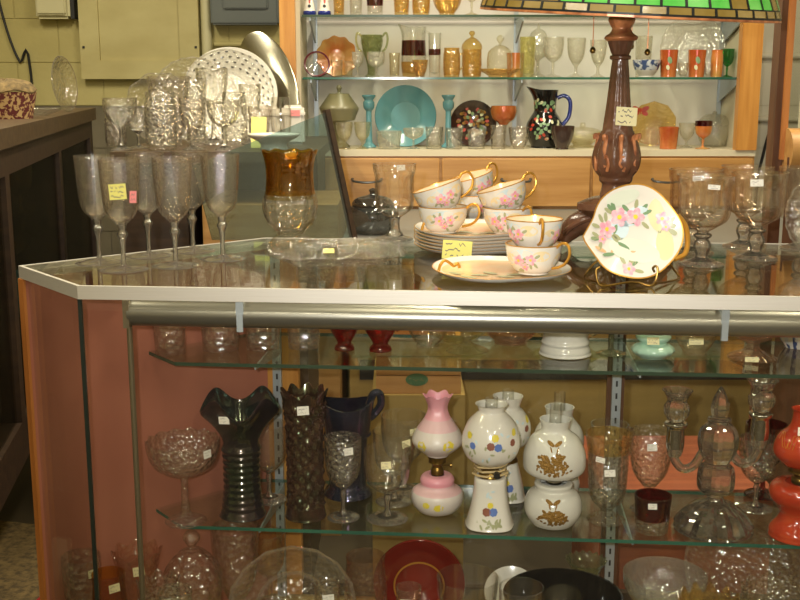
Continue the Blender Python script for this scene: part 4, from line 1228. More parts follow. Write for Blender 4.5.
# ================================================================ bottom deck
def s3(xl, xr, yt, Y): return fit(xl, xr, yt, 0, Z3, Y)
P, w, h = s3(69, 107, 556, 1.90)
add('footed_bowl', 'clear footed bowl with tag behind the corner pane at lower left', 'bowl', P, stem(w, h, 'glass_hobnail', 'tulip', (.06, .26), .34), None, ((.5, h * .9, .017, .015, 'paper_cream'),))
P, w, h = s3(98, 133, 573, 1.80)
add('jar', 'amber glass jar with tag between the corner post and thin metal post', 'jar', P, simple(w, h, 'glass_amber', 'jar'), None, ((.3, h * .93, .019, .015, 'paper_cream'),))
P, w, h = s3(118, 166, 551, 1.95)
add('vase', 'pale pink tulip vase with crimped rim and tag by the pink panel', 'vase', P, vessel(w, h, [(0, 0), (.6, 0), (.62, .03), (.5, .1), (.6, .3), (.72, .6), (.85, .85), (1, 1)], 'glass_pink', seg=64, mod=rf(8, .05, .025, .8)), None, ((.05, h * .9, .021, .018, 'paper_cream'),))
P, w, h = s3(141, 186, 581, 1.82)
add('creamer', 'small clear pressed creamer with scalloped rim and tag, bottom left', 'creamer', P, simple(w, h, 'glass_cut', 'jar', mod=rf(8, .03, .03, .85), seg=48), None, ((.25, h * .88, .021, .017),))
P, w, h = s3(168, 224, 530, 1.965)
hh = h
k, o = vessel(w, hh * .62, [(0, 0), (.55, 0), (.58, .04), (.3, .1), (.22, .3), (.5, .45), (.92, .7), (1, 1)], 'glass_hobnail', mod=fl(12, .03, .45, .98))
lid = lathe(smooth([(w * .5, hh * .62), (w * .5, hh * .65), (w * .42, hh * .74), (w * .22, hh * .83), (w * .1, hh * .86), (w * .08, hh * .88), (w * .14, hh * .92), (w * .15, hh * .95), (w * .08, hh * .99), (0, hh)]), 40, flute(10, .04, hh * .64, hh * .85))
k.append(('lid', lid, ['glass_hobnail']))
add('covered_compote', 'clear covered compote with knob lid below the shelf corner', 'compote', P, (k, o))
P, w, h = s3(214, 262, 527, 2.06)
add('goblet', 'hobnail goblet behind the big standing plate, left of it', 'goblet', P, stem(w, h, 'glass_hobnail', 'tulip', (.06, .26), .32))
P, w, h = s3(254, 286, 533, 2.18)
add('goblet', 'amber tinted goblet just behind the top of the big standing plate', 'goblet', P, stem(w, h, 'glass_gold', 'goblet', (.05, .4)))
P, w, h = s3(230, 357, 535, 1.94)
add('plate', 'large clear embossed plate standing on edge under the vases', 'plate', P, upright(w, 'glass_plate', [(0, 0), (.45, 0), (.48, .15), (.52, .18), (.57, .2), (.9, .75), (.93, .9), (.96, .92), (1, 1)], 80, mod=lambda hh: flute(16, .012, .3 * hh, 3 * hh)))
P, w, h = s3(163, 197, 590, 1.74)
add('tumbler', 'clear panelled tumbler at the bottom edge left of the big plate', 'tumbler', P, simple(w, h, 'glass_cut', mod=fl(8, .03, .05, .9)))
P, w, h = s3(316, 341, 583, 1.80)
add('tumbler', 'small clear tumbler with tag before the right rim of the big plate', 'tumbler', P, simple(w, h, 'glass_cut'), None, ((.1, h * .92, .02, .014),))
P, w, h = s3(345, 387, 556, 1.98)
add('tumbler', 'rose amber thumbprint tumbler right of the big plate', 'tumbler', P, simple(w, h, 'glass_pink', 'jar', mod=fl(9, .03, .05, .6)))
P, w, h = s3(374, 464, 533, 2.13)
k, o = upright(w, ['ruby_body', 'gilt', 'glass_red'], [(0, 0), (.3, 0), (.42, .02), (.5, .2), (.56, .22), (.7, .5), (1, 1.3), (1, 1.4)], 84, seg=56, deep=.2)
bm = tube(bmesh.new(), [(w * .27 * math.cos(i * PI / 20), -.035, w * .44 + w * .27 * math.sin(i * PI / 20)) for i in range(40)], .002, 6, closed=True)
k.append(('gilt_ring', bm, ['gilt']))
add('ruby_bowl', 'deep ruby red bowl standing on edge with a gold inner ring', 'bowl', P, (k, o))
P, w, h = s3(396, 421, 587, 1.80)
add('tumbler', 'small cranberry tumbler with tag before the ruby bowl', 'tumbler', P, simple(w, h, 'glass_pink'), None, ((-.2, h * .9, .02, .018),))
P, w, h = s3(436, 497, 577, 1.97)
add('bowl', 'clear glass bowl in front of the ruby bowl, with sparkling centre', 'bowl', P, simple(w, h, 'glass_clear', 'bowl', mod=fl(16, .01, .2, .95)))
P, w, h = s3(497, 541, 587, 1.82)
add('goblet', 'clear wine goblet with tag in front of the black bowl', 'goblet', P, stem(w, h, 'glass_plain', 'goblet', (.05, .4)), None, ((-.2, h * .9, .019, .016),))
P, w, h = s3(484, 538, 566, 2.17)
add('plate', 'white plate leaning behind the black bowl', 'plate', P, upright(w, 'porcelain', lean=42))
P, w, h = s3(502, 620, 594, 1.985)
add('bowl', 'large shiny black glass bowl on the bottom of the case', 'bowl', P, simple(w, h, 'black_glass', 'bowl', t=.004))
P, w, h = s3(564, 604, 560, 2.132)
add('vase', 'olive green vase with beaded crimped rim behind the black bowl', 'vase', P, vessel(w, h, [(0, 0), (.55, 0), (.6, .04), (.45, .2), (.5, .5), (.75, .85), (1, 1)], 'glass_olive', mod=rf(18, .05, .02, .8), seg=72))
P, w, h = s3(621, 703, 574, 2.05)
add('compote', 'wide plain frosted compote right of the black bowl', 'compote', P, stem(w, h, 'glass_frost', 'compote', (.07, .45), .5))
P, w, h = s3(674, 735, 601, 1.83)
add('bowl', 'pale amber iridescent bowl with crimped rim at the bottom edge', 'bowl', P, simple(w, h, 'glass_gold', 'bowl', mod=rf(12, .04, .06, .6), seg=64))
P, w, h = s3(684, 812, 541, 2.11)
add('plate', 'very large clear plate leaning at the right end of the case bottom', 'plate', P, upright(w, 'glass_plate', lean=78))
P, w, h = s3(738, 806, 590, 1.93)
add('bowl', 'clear star cut bowl before the very large leaning plate', 'bowl', P, simple(w, h, 'glass_cut', 'bowl', mod=rf(10, .03, .04, .7), seg=60))
# ================================================================ the wall cabinet at the back
CX0, CX1, CY0, CY1 = -.425, 1.283, 4.0, 4.32
B0, B1, B2 = 1.548, 1.33, 1.072
hut = root('wall_cabinet', 'oak wall cabinet with open glass shelves and drawers along the back wall', 'cabinet', (0, 0, 0))
def bx(name, lo, hi, m, par): return mesh_obj(name, box(bmesh.new(), lo, hi), [m], par)
bx('base_unit', (-.15, 3.17, .1), (CX1, CY1, .828), 'brown_board', hut)
bx('gap_shade_strip', (-.12, 3.165, .445), (CX1 - .03, 3.172, .505), 'gap_shade', hut)  # dark strip on the flat front stands in for the shade of a gap
bx('toe_kick', (-.13, 3.22, 0), (CX1 - .02, CY1, .1), 'dark_wood', hut)
bx('ledge', (-.17, 3.13, .828), (CX1 + .02, CY1, .858), 'grey_laminate', hut)
bx('rear_base', (CX0, CY0 - .1, 0), (-.151, CY1, .858), 'brown_board', hut)
bx('drawer_case', (CX0, CY0 + .005, .858), (CX1, CY1, 1.05), 'oak', hut)
bx('cabinet_floor', (CX0, CY0 - .002, 1.05), (CX1, CY1, B2), 'cabinet_side', hut)
bx('back_panel', (CX0 + .04, CY1 - .012, B2), (CX1 - .03, CY1, 2.0), 'cabinet_back', hut)
bx('side_panel', (CX0 + .05, CY0 + .02, B2), (CX0 + .07, CY1 - .012, 2.0), 'cabinet_side', hut)
bx('side_panel', (CX1 - .045, CY0 + .03, B2), (CX1 - .03, CY1 - .012, 2.0), 'cabinet_side', hut)
bx('face_post', (CX0, CY0 - .01, B2), (CX0 + .055, CY0 + .03, 2.0), 'oak_upright', hut)
bx('face_post', (CX1 - .074, CY0 - .01, B2), (CX1, CY0 + .03, 2.0), 'oak_upright', hut)
bx('side_skin', (CX0, CY0 + .03, B2), (CX0 + .02, CY1, 2.0), 'oak_upright', hut)
bx('side_skin', (CX1 - .03, CY0 + .03, B2), (CX1, CY1, 2.0), 'oak_upright', hut)
bx('cornice', (CX0 - .02, CY0 - .03, 2.0), (CX1 + .02, CY1, 2.06), 'oak', hut)
for a, b in ((-.41, .142), (.152, .688), (.698, 1.272)):
    bm = box(bmesh.new(), (a, CY0 - .012, .868), (b, CY0 + .006, 1.043))
    bmesh.ops.bevel(bm, geom=bm.edges[:], offset=.003, segments=1, affect='EDGES')
    d = mesh_obj('drawer', bm, ['oak'], hut)
    c = (a + b) / 2 if a > 0 else -.12
    if a > .6: c = .965
    hb = tube(bmesh.new(), smooth3([(c - .052, CY0 - .013, .968), (c - .045, CY0 - .03, .962), (c, CY0 - .036, .958), (c + .045, CY0 - .03, .962), (c + .052, CY0 - .013, .968)]), [.006, *([.0045] * 19), .006], 8)
    mesh_obj('bow_handle', hb, ['pewter'], d)
for px in (316, 515, 720):
    x = col_x(px, CY1 - .02, 1.3)
    bx('shelf_standard', (x - .008, CY1 - .02, B2 + .02), (x + .008, CY1 - .012, 1.98), 'zinc', hut)
for z, m in ((B0, 'shelf_edge_shaded'), (B1, 'shelf_edge_lit')):
    s = mesh_obj('glass_shelf', prism(bmesh.new(), [(CX0 + .075, CY0 + .035), (CX1 - .048, CY0 + .035), (CX1 - .048, CY1 - .03), (CX0 + .075, CY1 - .03)], z - .008, z, 0, 1), ['pane_shelf', m], hut)
    for px in (316, 515, 720):
        x = col_x(px, CY1 - .02, 1.3)
        bm = bmesh.new()
        a = [bm.verts.new((x - .003, y, zz)) for y, zz in ((CY0 + .06, z - .009), (CY1 - .02, z - .009), (CY1 - .02, z - .09), (CY1 - .03, z - .09), (CY0 + .06, z - .02))]
        c = [bm.verts.new((v.co.x + .006, v.co.y, v.co.z)) for v in a]
        face(bm, a, 0, False); face(bm, c[::-1], 0, False)
        for i in range(5): face(bm, [a[i], a[(i + 1) % 5], c[(i + 1) % 5], c[i]], 0, False)
        mesh_obj('shelf_bracket', bm, ['zinc'], s)
Yf, Ym, Yk = 4.07, 4.15, 4.235
def b2(xl, xr, yt, Y=Yf): return fit(xl, xr, yt, 0, B2, Y)
def b1(xl, xr, yt, Y=Yf): return fit(xl, xr, yt, 0, B1, Y)
def b0(xl, xr, hh, Y=Yf):
    P, w, h = fit(xl, xr, 0, 0, B0, Y); return P, w, hh
# ---- lowest shelf
def covered(w, h, m, body, lid, split, mod=None, ml=None, zf=.05):
    """body profile up to split (fractions of h), lid profile above it"""
    k, o = vessel(w, h * split, [(x, y / split) for x, y in body], m, mod=mod)
    k.append(('lid', lathe(smooth([(x * w / 2, y * h) for x, y in lid]), 36), [ml or m]))
    return k, o
P, w, h = b2(320, 359, 85, Ym)
add('covered_dish', 'grey stone coloured covered dish on a pedestal at the cabinet left', 'dish', P, covered(w, h, 'stone_grey', [(0, 0), (.5, 0), (.5, .04), (.3, .12), (.3, .38), (.8, .44), (.8, .44), (1, .62)], [(1, .62), (1, .64), (1, .64), (.55, .84), (.5, .86), (.5, .86), (.12, .87), (.08, .9), (.13, .95), (.08, .99), (0, 1)], .62))
GB = 'clear goblets at the left of the lowest cabinet shelf'
for b, lab in (((336, 353, 122), 'left one of two small goblets before the grey covered dish'), ((354, 371, 122), 'right one of two small goblets before the turquoise candlestick')):
    P, w, h = b2(*b); add('goblet', lab, 'goblet', P, stem(w, h, 'glass_straw', 'tulip', (.06, .26), .32, seg=24, k=3), GB)
CS = [(0, 0), (1, 0), (1, .03), (.7, .07), (.5, .12), (.42, .4), (.4, .66), (.45, .7), (.75, .76), (.8, .86), (.62, .9), (.95, .97), (.95, 1)]
for b, lab in (((362, 376, 95, Ym), 'turquoise candlestick left of the turquoise plate'), ((441, 455, 95, Ym), 'turquoise candlestick right of the turquoise plate')):
    P, w, h = b2(*b); add('candlestick', lab, 'candlestick', P, vessel(w, h, CS, 'turquoise', zf=.8, seg=24), 'pair of turquoise candlesticks')
P, w, h = b2(375, 436, 86, Yk)
add('plate', 'large turquoise plate standing on edge between two candlesticks', 'plate', P, upright(w, 'turquoise', [(0, 0), (.5, 0), (.52, .08), (.62, .2), (.96, .9), (1, 1)], 80))
P, w, h = b2(376, 402, 131)
add('bowl', 'small pale glass bowl before the turquoise plate, left one', 'bowl', P, simple(w, h, 'glass_frost', 'tumbler'))
P, w, h = b2(403, 424, 128)
add('sherbet', 'small pale footed sherbet glass before the turquoise plate, right one', 'glass', P, stem(w, h, 'glass_frost', 'compote', (.07, .4), .48, seg=24))
for b, lab in (((425, 443, 127), 'first diamond cut tumbler right of the turquoise plate'), ((445, 463, 128), 'second diamond cut tumbler, before the left rim of the dark plate'), ((467, 486, 129), 'third diamond cut tumbler, before the middle of the dark plate')):
    P, w, h = b2(*b); add('tumbler', lab, 'tumbler', P, simple(w, h, 'glass_cut', seg=24), 'diamond cut tumblers on the lowest cabinet shelf')
P, w, h = b2(490, 506, 125)
add('tumbler', 'small clear tumbler below the orange bowl', 'tumbler', P, simple(w, h, 'glass_hobnail', seg=24))
P, w, h = b2(508, 529, 127)
add('tumbler', 'small clear cup left of the enamelled pitcher', 'cup', P, simple(w, h, 'glass_hobnail', 'cup', seg=24))
P, w, h = b2(450, 496, 106, Yk)
k, o = upright(w, ['fenton_brown', 'enamel_red', 'leaf_green', 'enamel_cream', 'gilt_relief'], [(0, 0), (.6, 0), (.64, .1), (.97, .8), (1, 1)], 80)
bm = k[0][1]; rn = random.Random(21); rr = w / 2
R = Matrix.Rotation(math.radians(80), 4, 'X')
for i in range(60):
    a, q = rn.uniform(0, 6.28), rr * .7 * math.sqrt(rn.random())
    x, y = q * math.cos(a), q * math.sin(a)
    T_ = lambda x_, y_: (R @ Vector((x_, y_, .004))) + Vector((0, -.006, rr * .985))
    blob(bm, T_, x, y, .008, .006, rn.choice((1, 2, 3, 4, 4)), a, 9)
add('plate', 'dark plate painted with flowers standing on edge, left of the pitcher', 'plate', P, (k, o))
P, w, h = b2(490, 516, 106, Ym + .02)
k, o = vessel(w, h, [(0, 0), (.5, 0), (.52, .03), (.2, .1), (.16, .4), (.4, .58), (.8, .68), (1, .85), (.95, 1)], 'marigold_deep', (.08, .52), FSB, .62)
k[0] = (k[0][0], k[0][1], ['glass_clear']); k[1] = (k[1][0], k[1][1], ['glass_clear'])
add('compote', 'glossy orange bowl on a clear stem beside the enamelled pitcher', 'compote', P, (k, o))
# enamelled pitcher
def pitcher(P, w, h, pts, m, mh, hr, bands=None, sp=1, decor=None):
    o = smooth([(x * w / 2, y * h) for x, y in pts])
    def spout(th, r, z):
        k = max(0, (z / h - .75) / .25)
        d = math.cos(th - PI)        # spout to the left
        return r * (1 + .5 * sp * k * k * max(0, d) ** 3), z + .06 * h * k * max(0, d) ** 3
    bm = lathe(wall_of(o, .003, .06 * h), 40, spout, [(a * h, b * h, i) for a, b, i in bands] if bands else None)
    if decor: decor(bm, o)
    hb = tube(bmesh.new(), smooth3([(w * .33, 0, h * .86), (w * .52, 0, h * .9), (w * .68, 0, h * .8), (w * .66, 0, h * .55), (w * .5, 0, h * .4), (w * .42, 0, h * .36)]), hr, 10)
    return [('body', bm, m), ('handle', hb, mh)], o
P, w, h = b2(526, 562, 90, Ym)
def dec(bm, o):
    rn = random.Random(31); mp = on_lathe(o)
    for i in range(60):
        z = h * rn.choice((.2, .3, .42, .5, .66, .74, .8)) + rn.uniform(-.01, .01)
        blob(bm, lambda x, y: mp(x, y, .001), rn.uniform(-.06, .06), z, .008, .0055, rn.choice((1, 2, 2, 1, 3)), rn.uniform(0, 3), 8)
add('pitcher', 'black pitcher enamelled with pale leaves and a cobalt blue handle', 'pitcher', P, pitcher(P, w, h, [(0, 0), (.7, 0), (.74, .03), (.9, .15), (1.02, .3), (.98, .42), (.78, .54), (.62, .62), (.6, .7), (.64, .85), (.72, 1)], ['ebony_glass', 'enamel_cream', 'enamel_green', 'enamel_red'], ['cobalt'], .0075, None, 1, dec))
P, w, h = b2(550, 574, 126, 4.045)
k, o = simple(w, h, ['fenton_brown', 'enamel_green', 'enamel_red'], 'bowl')
add('bowl', 'small dark painted bowl at the foot of the enamelled pitcher', 'bowl', P, (k, o))
P, w, h = b2(563, 601, 123, Ym + .01)
add('covered_dish', 'clear covered dish with dark knob between pitcher and lamp column', 'dish', P, covered(w, h, 'glass_straw', [(0, 0), (.6, 0), (.62, .06), (.5, .14), (.9, .35), (1, .55)], [(1, .55), (.9, .7), (.5, .8), (.15, .84), (.15, .9), (.1, 1), (0, 1)], .55))
P, w, h = b2(630, 675, 82, Yk)
k, o = upright(w, 'glass_gold', [(0, 0), (.4, 0), (.42, .08), (.7, .3), (.72, .36), (1, 1)], 80, seg=10)
add('plate', 'ten sided amber glass plate standing on edge behind the lamp column', 'plate', P, (k, o))
bt = Vector((col_x(641, Yk - .045, 1.25), Yk - .045, at_y(641, 111, Yk - .045).z))
bm = bmesh.new()
for sx in (-1, 1):
    for dz, a, l in ((.007, .5, .024), (-.008, -.5, .018)):
        blob(bm, lambda x, y: Vector((x, -.002 - abs(x) * .15, y)), sx * .016, dz, l * .7, .009, 0, sx * a, 12)
        blob(bm, lambda x, y: Vector((x, .0005 - abs(x) * .15, y)), sx * .016, dz, l * .7, .009, 0, sx * a, 12)
tube(bm, [(0, -.002, -.012), (0, -.002, .012)], [.002, .003], 8)
tube(bm, [(0, 0, .0), (0, .035, -.005)], .0012, 6)
tagp(mesh_obj('butterfly_ornament', bm, ['enamel_red'], loc=bt), 'small red brown butterfly ornament on the ten sided amber plate', 'ornament')
P, w, h = b2(658, 678, 127)
add('tumbler', 'orange iridescent tumbler before the ten sided amber plate', 'tumbler', P, simple(w, h, 'marigold_deep', seg=28))
P, w, h = b2(678, 694, 123, Ym)
add('goblet', 'pale frosted goblet right of the orange tumbler, lowest shelf', 'goblet', P, stem(w, h, 'glass_frost', 'tulip', (.06, .26), .32, seg=24))
P, w, h = b2(694, 711, 121)
k, o = stem(w, h, ['marigold', 'glass_ruby'], 'goblet', (.05, .36), .44, seg=28, bands=[(.85, 2, 1)])
add('goblet', 'orange goblet with dark ruby rim near the cabinet right post', 'goblet', P, (k, o))
P, w, h = b2(697, 729, 111, Yk)
add('covered_jar', 'pale covered glass jar behind the ruby rimmed goblet', 'jar', P, covered(w, h, 'glass_frost', [(0, 0), (.6, 0), (.8, .1), (1, .35), (.95, .6)], [(1, .6), (.95, .72), (.6, .88), (.15, .93), (.15, .97), (0, 1)], .6))
# ---- middle shelf
P, w, h = b1(304, 330, 48, Yf + .02)
add('plate', 'small clear plate with dark plum rim at the left of the middle cabinet shelf', 'plate', P, upright(w, ['glass_plain', 'plum_rim'], [(0, 0), (.55, 0), (.6, .2), (.88, .8), (.9, .85), (1, 1)], 78, rim=.86, deep=.1))
bm = None
P, w, h = b1(317, 357, 23, Yk)
add('plate', 'orange iridescent plate with scalloped edge on the middle shelf', 'plate', P, upright(w, 'marigold', [(0, 0), (.4, 0), (.45, .1), (1, 1)], 80, mod=lambda hh: flute(11, .04, .6 * hh, 3 * hh), seg=66))
TT = 'clear tumblers on the middle cabinet shelf'
for b, lab in (((331, 343, 60), 'small tumbler before the scalloped orange plate, left one'), ((344, 353, 61, Ym), 'small tumbler before the scalloped orange plate, right one'), ((389, 400, 53), 'small tumbler left of the ruby banded pitcher')):
    P, w, h = b1(*b); add('tumbler', lab, 'tumbler', P, simple(w, h, 'glass_straw', seg=20), TT)
for b, lab in (((352, 363, 52, Yf - .01), 'narrow wine glass right of the scalloped orange plate'), ((367, 385, 52), 'wider wine glass before the two handled vase')):
    P, w, h = b1(*b); add('wine_glass', lab, 'glass', P, stem(w, h, 'glass_frost', 'goblet', (.05, .38), .44, seg=24, k=3))
P, w, h = b1(358, 386, 35, Yk - .01)
k, o = vessel(w * .8, h, [(0, 0), (.6, 0), (.62, .03), (.4, .1), (.45, .3), (.8, .6), (1, .85), (.9, 1)], 'glass_olive')
for sx in (-1, 1): k.append(('handle', handle_bm([(sx * w * .36, 0, h * .95), (sx * w * .5, 0, h * 1.05), (sx * w * .56, 0, h * .9), (sx * w * .5, 0, h * .7), (sx * w * .36, 0, h * .6)], .004), ['glass_yellow' if sx < 0 else 'glass_olive']))
add('handled_vase', 'greenish two handled vase behind the wine glasses, middle shelf', 'vase', P, (k, o))
P, w, h = b1(401, 426, 27, Ym)
k, o = pitcher(P, w, h, [(0, 0), (.8, 0), (.9, .05), (1, .25), (.98, .5), (.94, .8), (1, 1)], ['glass_plain', 'glass_ruby', 'glass_gold'], ['glass_plain'], .004, [(.46, .7, 1), (0, .3, 2)], .6)
add('pitcher', 'clear pitcher with a wide ruby band on the middle cabinet shelf', 'pitcher', P, (k, o))
P, w, h = b1(428, 441, 33)
k, o = simple(w, h, ['glass_plain', 'glass_ruby'], 'tumbler', bands=[(.45, .7, 1)], seg=28)
add('tumbler', 'clear tumbler with a ruby band right of the ruby banded pitcher', 'tumbler', P, (k, o))
P, w, h = b1(412, 428, 60, Yf - .01)
add('bowl', 'low amber glass bowl before the ruby banded pitcher', 'bowl', P, simple(w, h, 'glass_gold', 'bowl', seg=24))
P, w, h = b1(443, 460, 48)
k, o = simple(w, h, 'glass_gold', 'jar', seg=28); k.append(('handle', handle_bm([(w * .45, 0, h * .8), (w * .7, 0, h * .75), (w * .7, 0, h * .4), (w * .48, 0, h * .25)], .003), ['glass_gold']))
add('mug', 'amber glass mug on the middle cabinet shelf', 'mug', P, (k, o))
P, w, h = b1(461, 482, 31, Ym)
add('covered_jar', 'tall amber covered sugar jar with a ball knob', 'jar', P, covered(w, h, 'glass_gold', [(0, 0), (.75, 0), (.9, .06), (.95, .3), (.92, .6)], [(1, .6), (.9, .72), (.5, .82), (.18, .86), (.14, .89), (.28, .94), (.2, .99), (0, 1)], .6))
P, w, h = b1(479, 520, 35, Yf)
bm = lathe(smooth([(w * .3, h * .2), (w * .3, h * .45), (w * .26, h * .62), (w * .12, h * .74), (w * .04, h * .76), (w * .03, h * .8), (w * .08, h * .88), (w * .08, h * .94), (w * .03, h * .99), (0, h)]), 32, flute(14, .03, h * .2, h * .7))
bm2 = lathe(wall_of(smooth([(0, 0), (w * .25, 0), (w * .28, h * .03), (w * .48, h * .16), (w * .5, h * .2)]), .002, .03 * h), 32)
add('butter_dish', 'amber butter dish with clear domed lid and ball knob', 'dish', P, ([('base_plate', bm2, ['glass_gold']), ('dome_lid', bm, ['glass_straw'])], None))
P, w, h = b1(506, 524, 53, Yk)
add('bowl', 'orange iridescent bowl behind the amber butter dish', 'bowl', P, simple(w, h, 'marigold', 'tumbler', seg=28))
P, w, h = b1(519, 535, 37, Yf)
add('spooner', 'pale yellow ribbed spooner vase right of the butter dish', 'vase', P, simple(w, h, 'glass_yellow', mod=fl(12, .04, .1, .9), seg=36))
P, w, h = b1(526, 549, 23, Yk - .02)
add('covered_compote', 'tall pale covered compote behind the yellow spooner', 'compote', P, covered(w, h, 'glass_frost', [(0, 0), (.6, 0), (.62, .03), (.2, .1), (.18, .3), (.7, .4), (1, .6)], [(1, .6), (.95, .66), (.6, .83), (.15, .9), (.12, .95), (0, 1)], .6))
GM = 'goblets in the middle of the middle cabinet shelf'
for b, lab in (((542, 563, 37, Yf), 'first goblet right of the yellow spooner'), ((566, 585, 38, Yf), 'second goblet right of the yellow spooner'), ((589, 606, 40, Yf + .01), 'third goblet right of the yellow spooner, next to the lamp column')):
    P, w, h = b1(*b); add('goblet', lab, 'goblet', P, stem(w, h, 'glass_frost', 'tulip' if b[0] != 542 else 'goblet', (.05, .25 if b[0] != 542 else .4), .34 if b[0] != 542 else .44, seg=28), GM)
P, w, h = b1(632, 660, 60)
add('bowl', 'blue and white patterned bowl right of the lamp column', 'bowl', P, simple(w, h, ['milk_glass', 'blue_white'], 'bowl', bands=[(.4, 2, 1)]))
P, w, h = b1(634, 651, 36, Ym + .02)
add('vase', 'pale clear vase behind the blue and white bowl', 'vase', P, simple(w, h, 'glass_frost', 'tumbler', seg=24))
P, w, h = b1(660, 722, 32, Yk)
add('plate', 'large clear cut plate standing on edge behind the orange tumblers', 'plate', P, upright(w, 'glass_plate', None, 76, mod=lambda hh: flute(22, .02, .5 * hh, 3 * hh), seg=66))
OT = 'orange flowered tumblers'
for b, lab in (((659, 677, 50), 'left orange tumbler with green flower before the cut plate'), ((687, 705, 50), 'right orange tumbler with green flower before the cut plate')):
    P, w, h = b1(*b); k, o = simple(w, h, ['marigold_deep', 'enamel_green', 'enamel_cream'], seg=28)
    mp = on_lathe(o); blob(k[0][1], lambda x, y: mp(x, y, .001), .004, h * .62, .008, .013, 1, .3, 10); blob(k[0][1], lambda x, y: mp(x, y, .0014), -.002, h * .35, .006, .009, 2, .3, 10)
    add('tumbler', lab, 'tumbler', P, (k, o), OT)
P, w, h = b1(710, 722, 50)
add('tumbler', 'slim gold amber tumbler beside the green goblet', 'tumbler', P, simple(w, h, 'marigold', 'jar', seg=24))
P, w, h = b1(720, 733, 49, Ym)
add('goblet', 'deep green goblet at the right end of the middle cabinet shelf', 'goblet', P, stem(w, h, 'glass_green', 'goblet', (.05, .4), .46, seg=28))
for b, lab in (((677, 688, 63, Yf - .01), 'tiny clear bowl between the two orange tumblers'), ((704, 712, 63, Yf - .01), 'tiny clear bowl right of the right orange tumbler')):
    P, w, h = b1(*b); add('bowl', lab, 'bowl', P, simple(w, h, 'glass_cut', 'cup', seg=20), 'tiny clear bowls')
# ---- top shelf, only the lower halves show
def figurine(P, w, h):
    o = smooth([(0, 0), (w * .48, 0), (w * .5, h * .1), (w * .44, h * .14), (w * .38, h * .3), (w * .22, h * .55), (w * .26, h * .66), (w * .2, h * .74), (w * .1, h * .78), (w * .17, h * .87), (w * .14, h * .95), (0, h)], 3)
    bm = lathe(o, 24, None, [(0, h * .12, 1)])
    mp = on_lathe(o)
    blob(bm, lambda x, y: mp(x, y, .001), 0, h * .25, .006, .006, 2); blob(bm, lambda x, y: mp(x, y, .001), .001, h * .4, .004, .01, 3)
    return [('body', bm, ['porcelain', 'cobalt', 'slot_black', 'enamel_red'])], o
for b, lab in (((303, 316), 'left one of two white figurines with blue base on the top shelf'), ((318, 331), 'right one of two white figurines with blue base on the top shelf')):
    P, w, h = b0(*b, .12); add('figurine', lab, 'figurine', P, figurine(P, w, h), 'white and blue figurines')
for b, m, lab in (((333, 345), 'glass_gold', 'gold tinted tumbler right of the figurines on the top shelf'), ((349, 363), 'glass_frost', 'pale tumbler left of the ruby cup on the top shelf'), ((393, 410), 'glass_gold', 'gold tinted tumbler right of the ruby cup, top shelf')):
    P, w, h = b0(*b, .1); add('tumbler', lab, 'tumbler', P, simple(w, h, m, seg=28))
P, w, h = b0(366, 384, .09)
add('cup', 'ruby stained cup with clear base on the top shelf', 'cup', P, simple(w, h, ['glass_cut', 'glass_ruby'], seg=28, bands=[(.4, 2, 1)]))
P, w, h = b0(412, 430, .11)
add('jar', 'gold tinted cut jar near the middle of the top shelf', 'jar', P, simple(w, h, 'glass_gold', 'jar', seg=28))
P, w, h = b0(432, 462, .08)
add('bowl', 'gold tinted cut bowl left of the lamp shade, top shelf', 'bowl', P, simple(w, h, 'glass_gold', 'bowl', mod=fl(12, .04, .2, .95), seg=36))
P, w, h = b0(464, 479, .12)
add('goblet', 'clear goblet at the left edge of the lamp shade, top shelf', 'goblet', P, stem(w, h, 'glass_straw', 'goblet', (.05, .4), .44, seg=24))

# ================================================================ behind the counter
P = on_z(373, 233, .858)
s = depth(P) / F
add('lidded_pot', 'dark grey lidded pot on the grey ledge behind the pressed goblet', 'pot', P, ([
    ('pot_body', lathe(smooth([(0, 0), (18 * s, 0), (24 * s, 6 * s), (26 * s, 16 * s), (24 * s, 25 * s), (20 * s, 28 * s)]), 40), ['glass_smoke']),
    ('lid', lathe(smooth([(21 * s, 28 * s), (21 * s, 30 * s), (16 * s, 35 * s), (5 * s, 38 * s), (3 * s, 40 * s), (4 * s, 43 * s), (0, 45 * s)]), 36), ['glass_smoke'])], None))
# crate with a green oval mark, standing on a carton
Yc = 2.62
xa, xb = col_x(376, Yc, .6), col_x(461, Yc, .6)
zt, zb = at_y(418, 338, Yc).z, at_y(418, 394, Yc).z
cb = mesh_obj('cardboard_box', box(bmesh.new(), (xa - .01, Yc - .01, 0), (xb + .01, Yc + .36, zb)), ['brown_board'])
tagp(cb, 'large brown box standing on the floor behind the case, under the crate', 'box')
cr = root('wooden_crate', 'small wooden crate with green oval mark seen through the case', 'crate', ((xa + xb) / 2, Yc, zb))
hw = (xb - xa) / 2; H_ = zt - zb
bm = bmesh.new()
for k in range(3): box(bm, (-hw, 0, H_ * k / 3 + .001), (hw, .012, H_ * (k + 1) / 3 - .001))
mesh_obj('front_board', bm, ['crate_wood'], cr)
bm = bmesh.new(); box(bm, (-hw, .012, 0), (-hw + .012, .25, H_)); box(bm, (hw - .012, .012, 0), (hw, .25, H_)); box(bm, (-hw, .25, 0), (hw, .262, H_)); box(bm, (-hw, .012, 0), (hw, .25, .01))
mesh_obj('crate_body', bm, ['crate_wood'], cr)
bm = bmesh.new()
mk = lambda x, y: Vector((x, -.0012, y))
blob(bm, mk, -.004, H_ * .26, .028, .016, 0, 0, 24)
scribble(bm, Matrix.Translation((-.004, -.0012, H_ * .26)), .05, .014, 1, 1, 5)
mesh_obj('oval_mark', bm, ['label_green', 'crate_wood'], cr)
bm = box(bmesh.new(), (col_x(597, 2.5, .3), 2.45, 0), (.88, 2.85, .375))
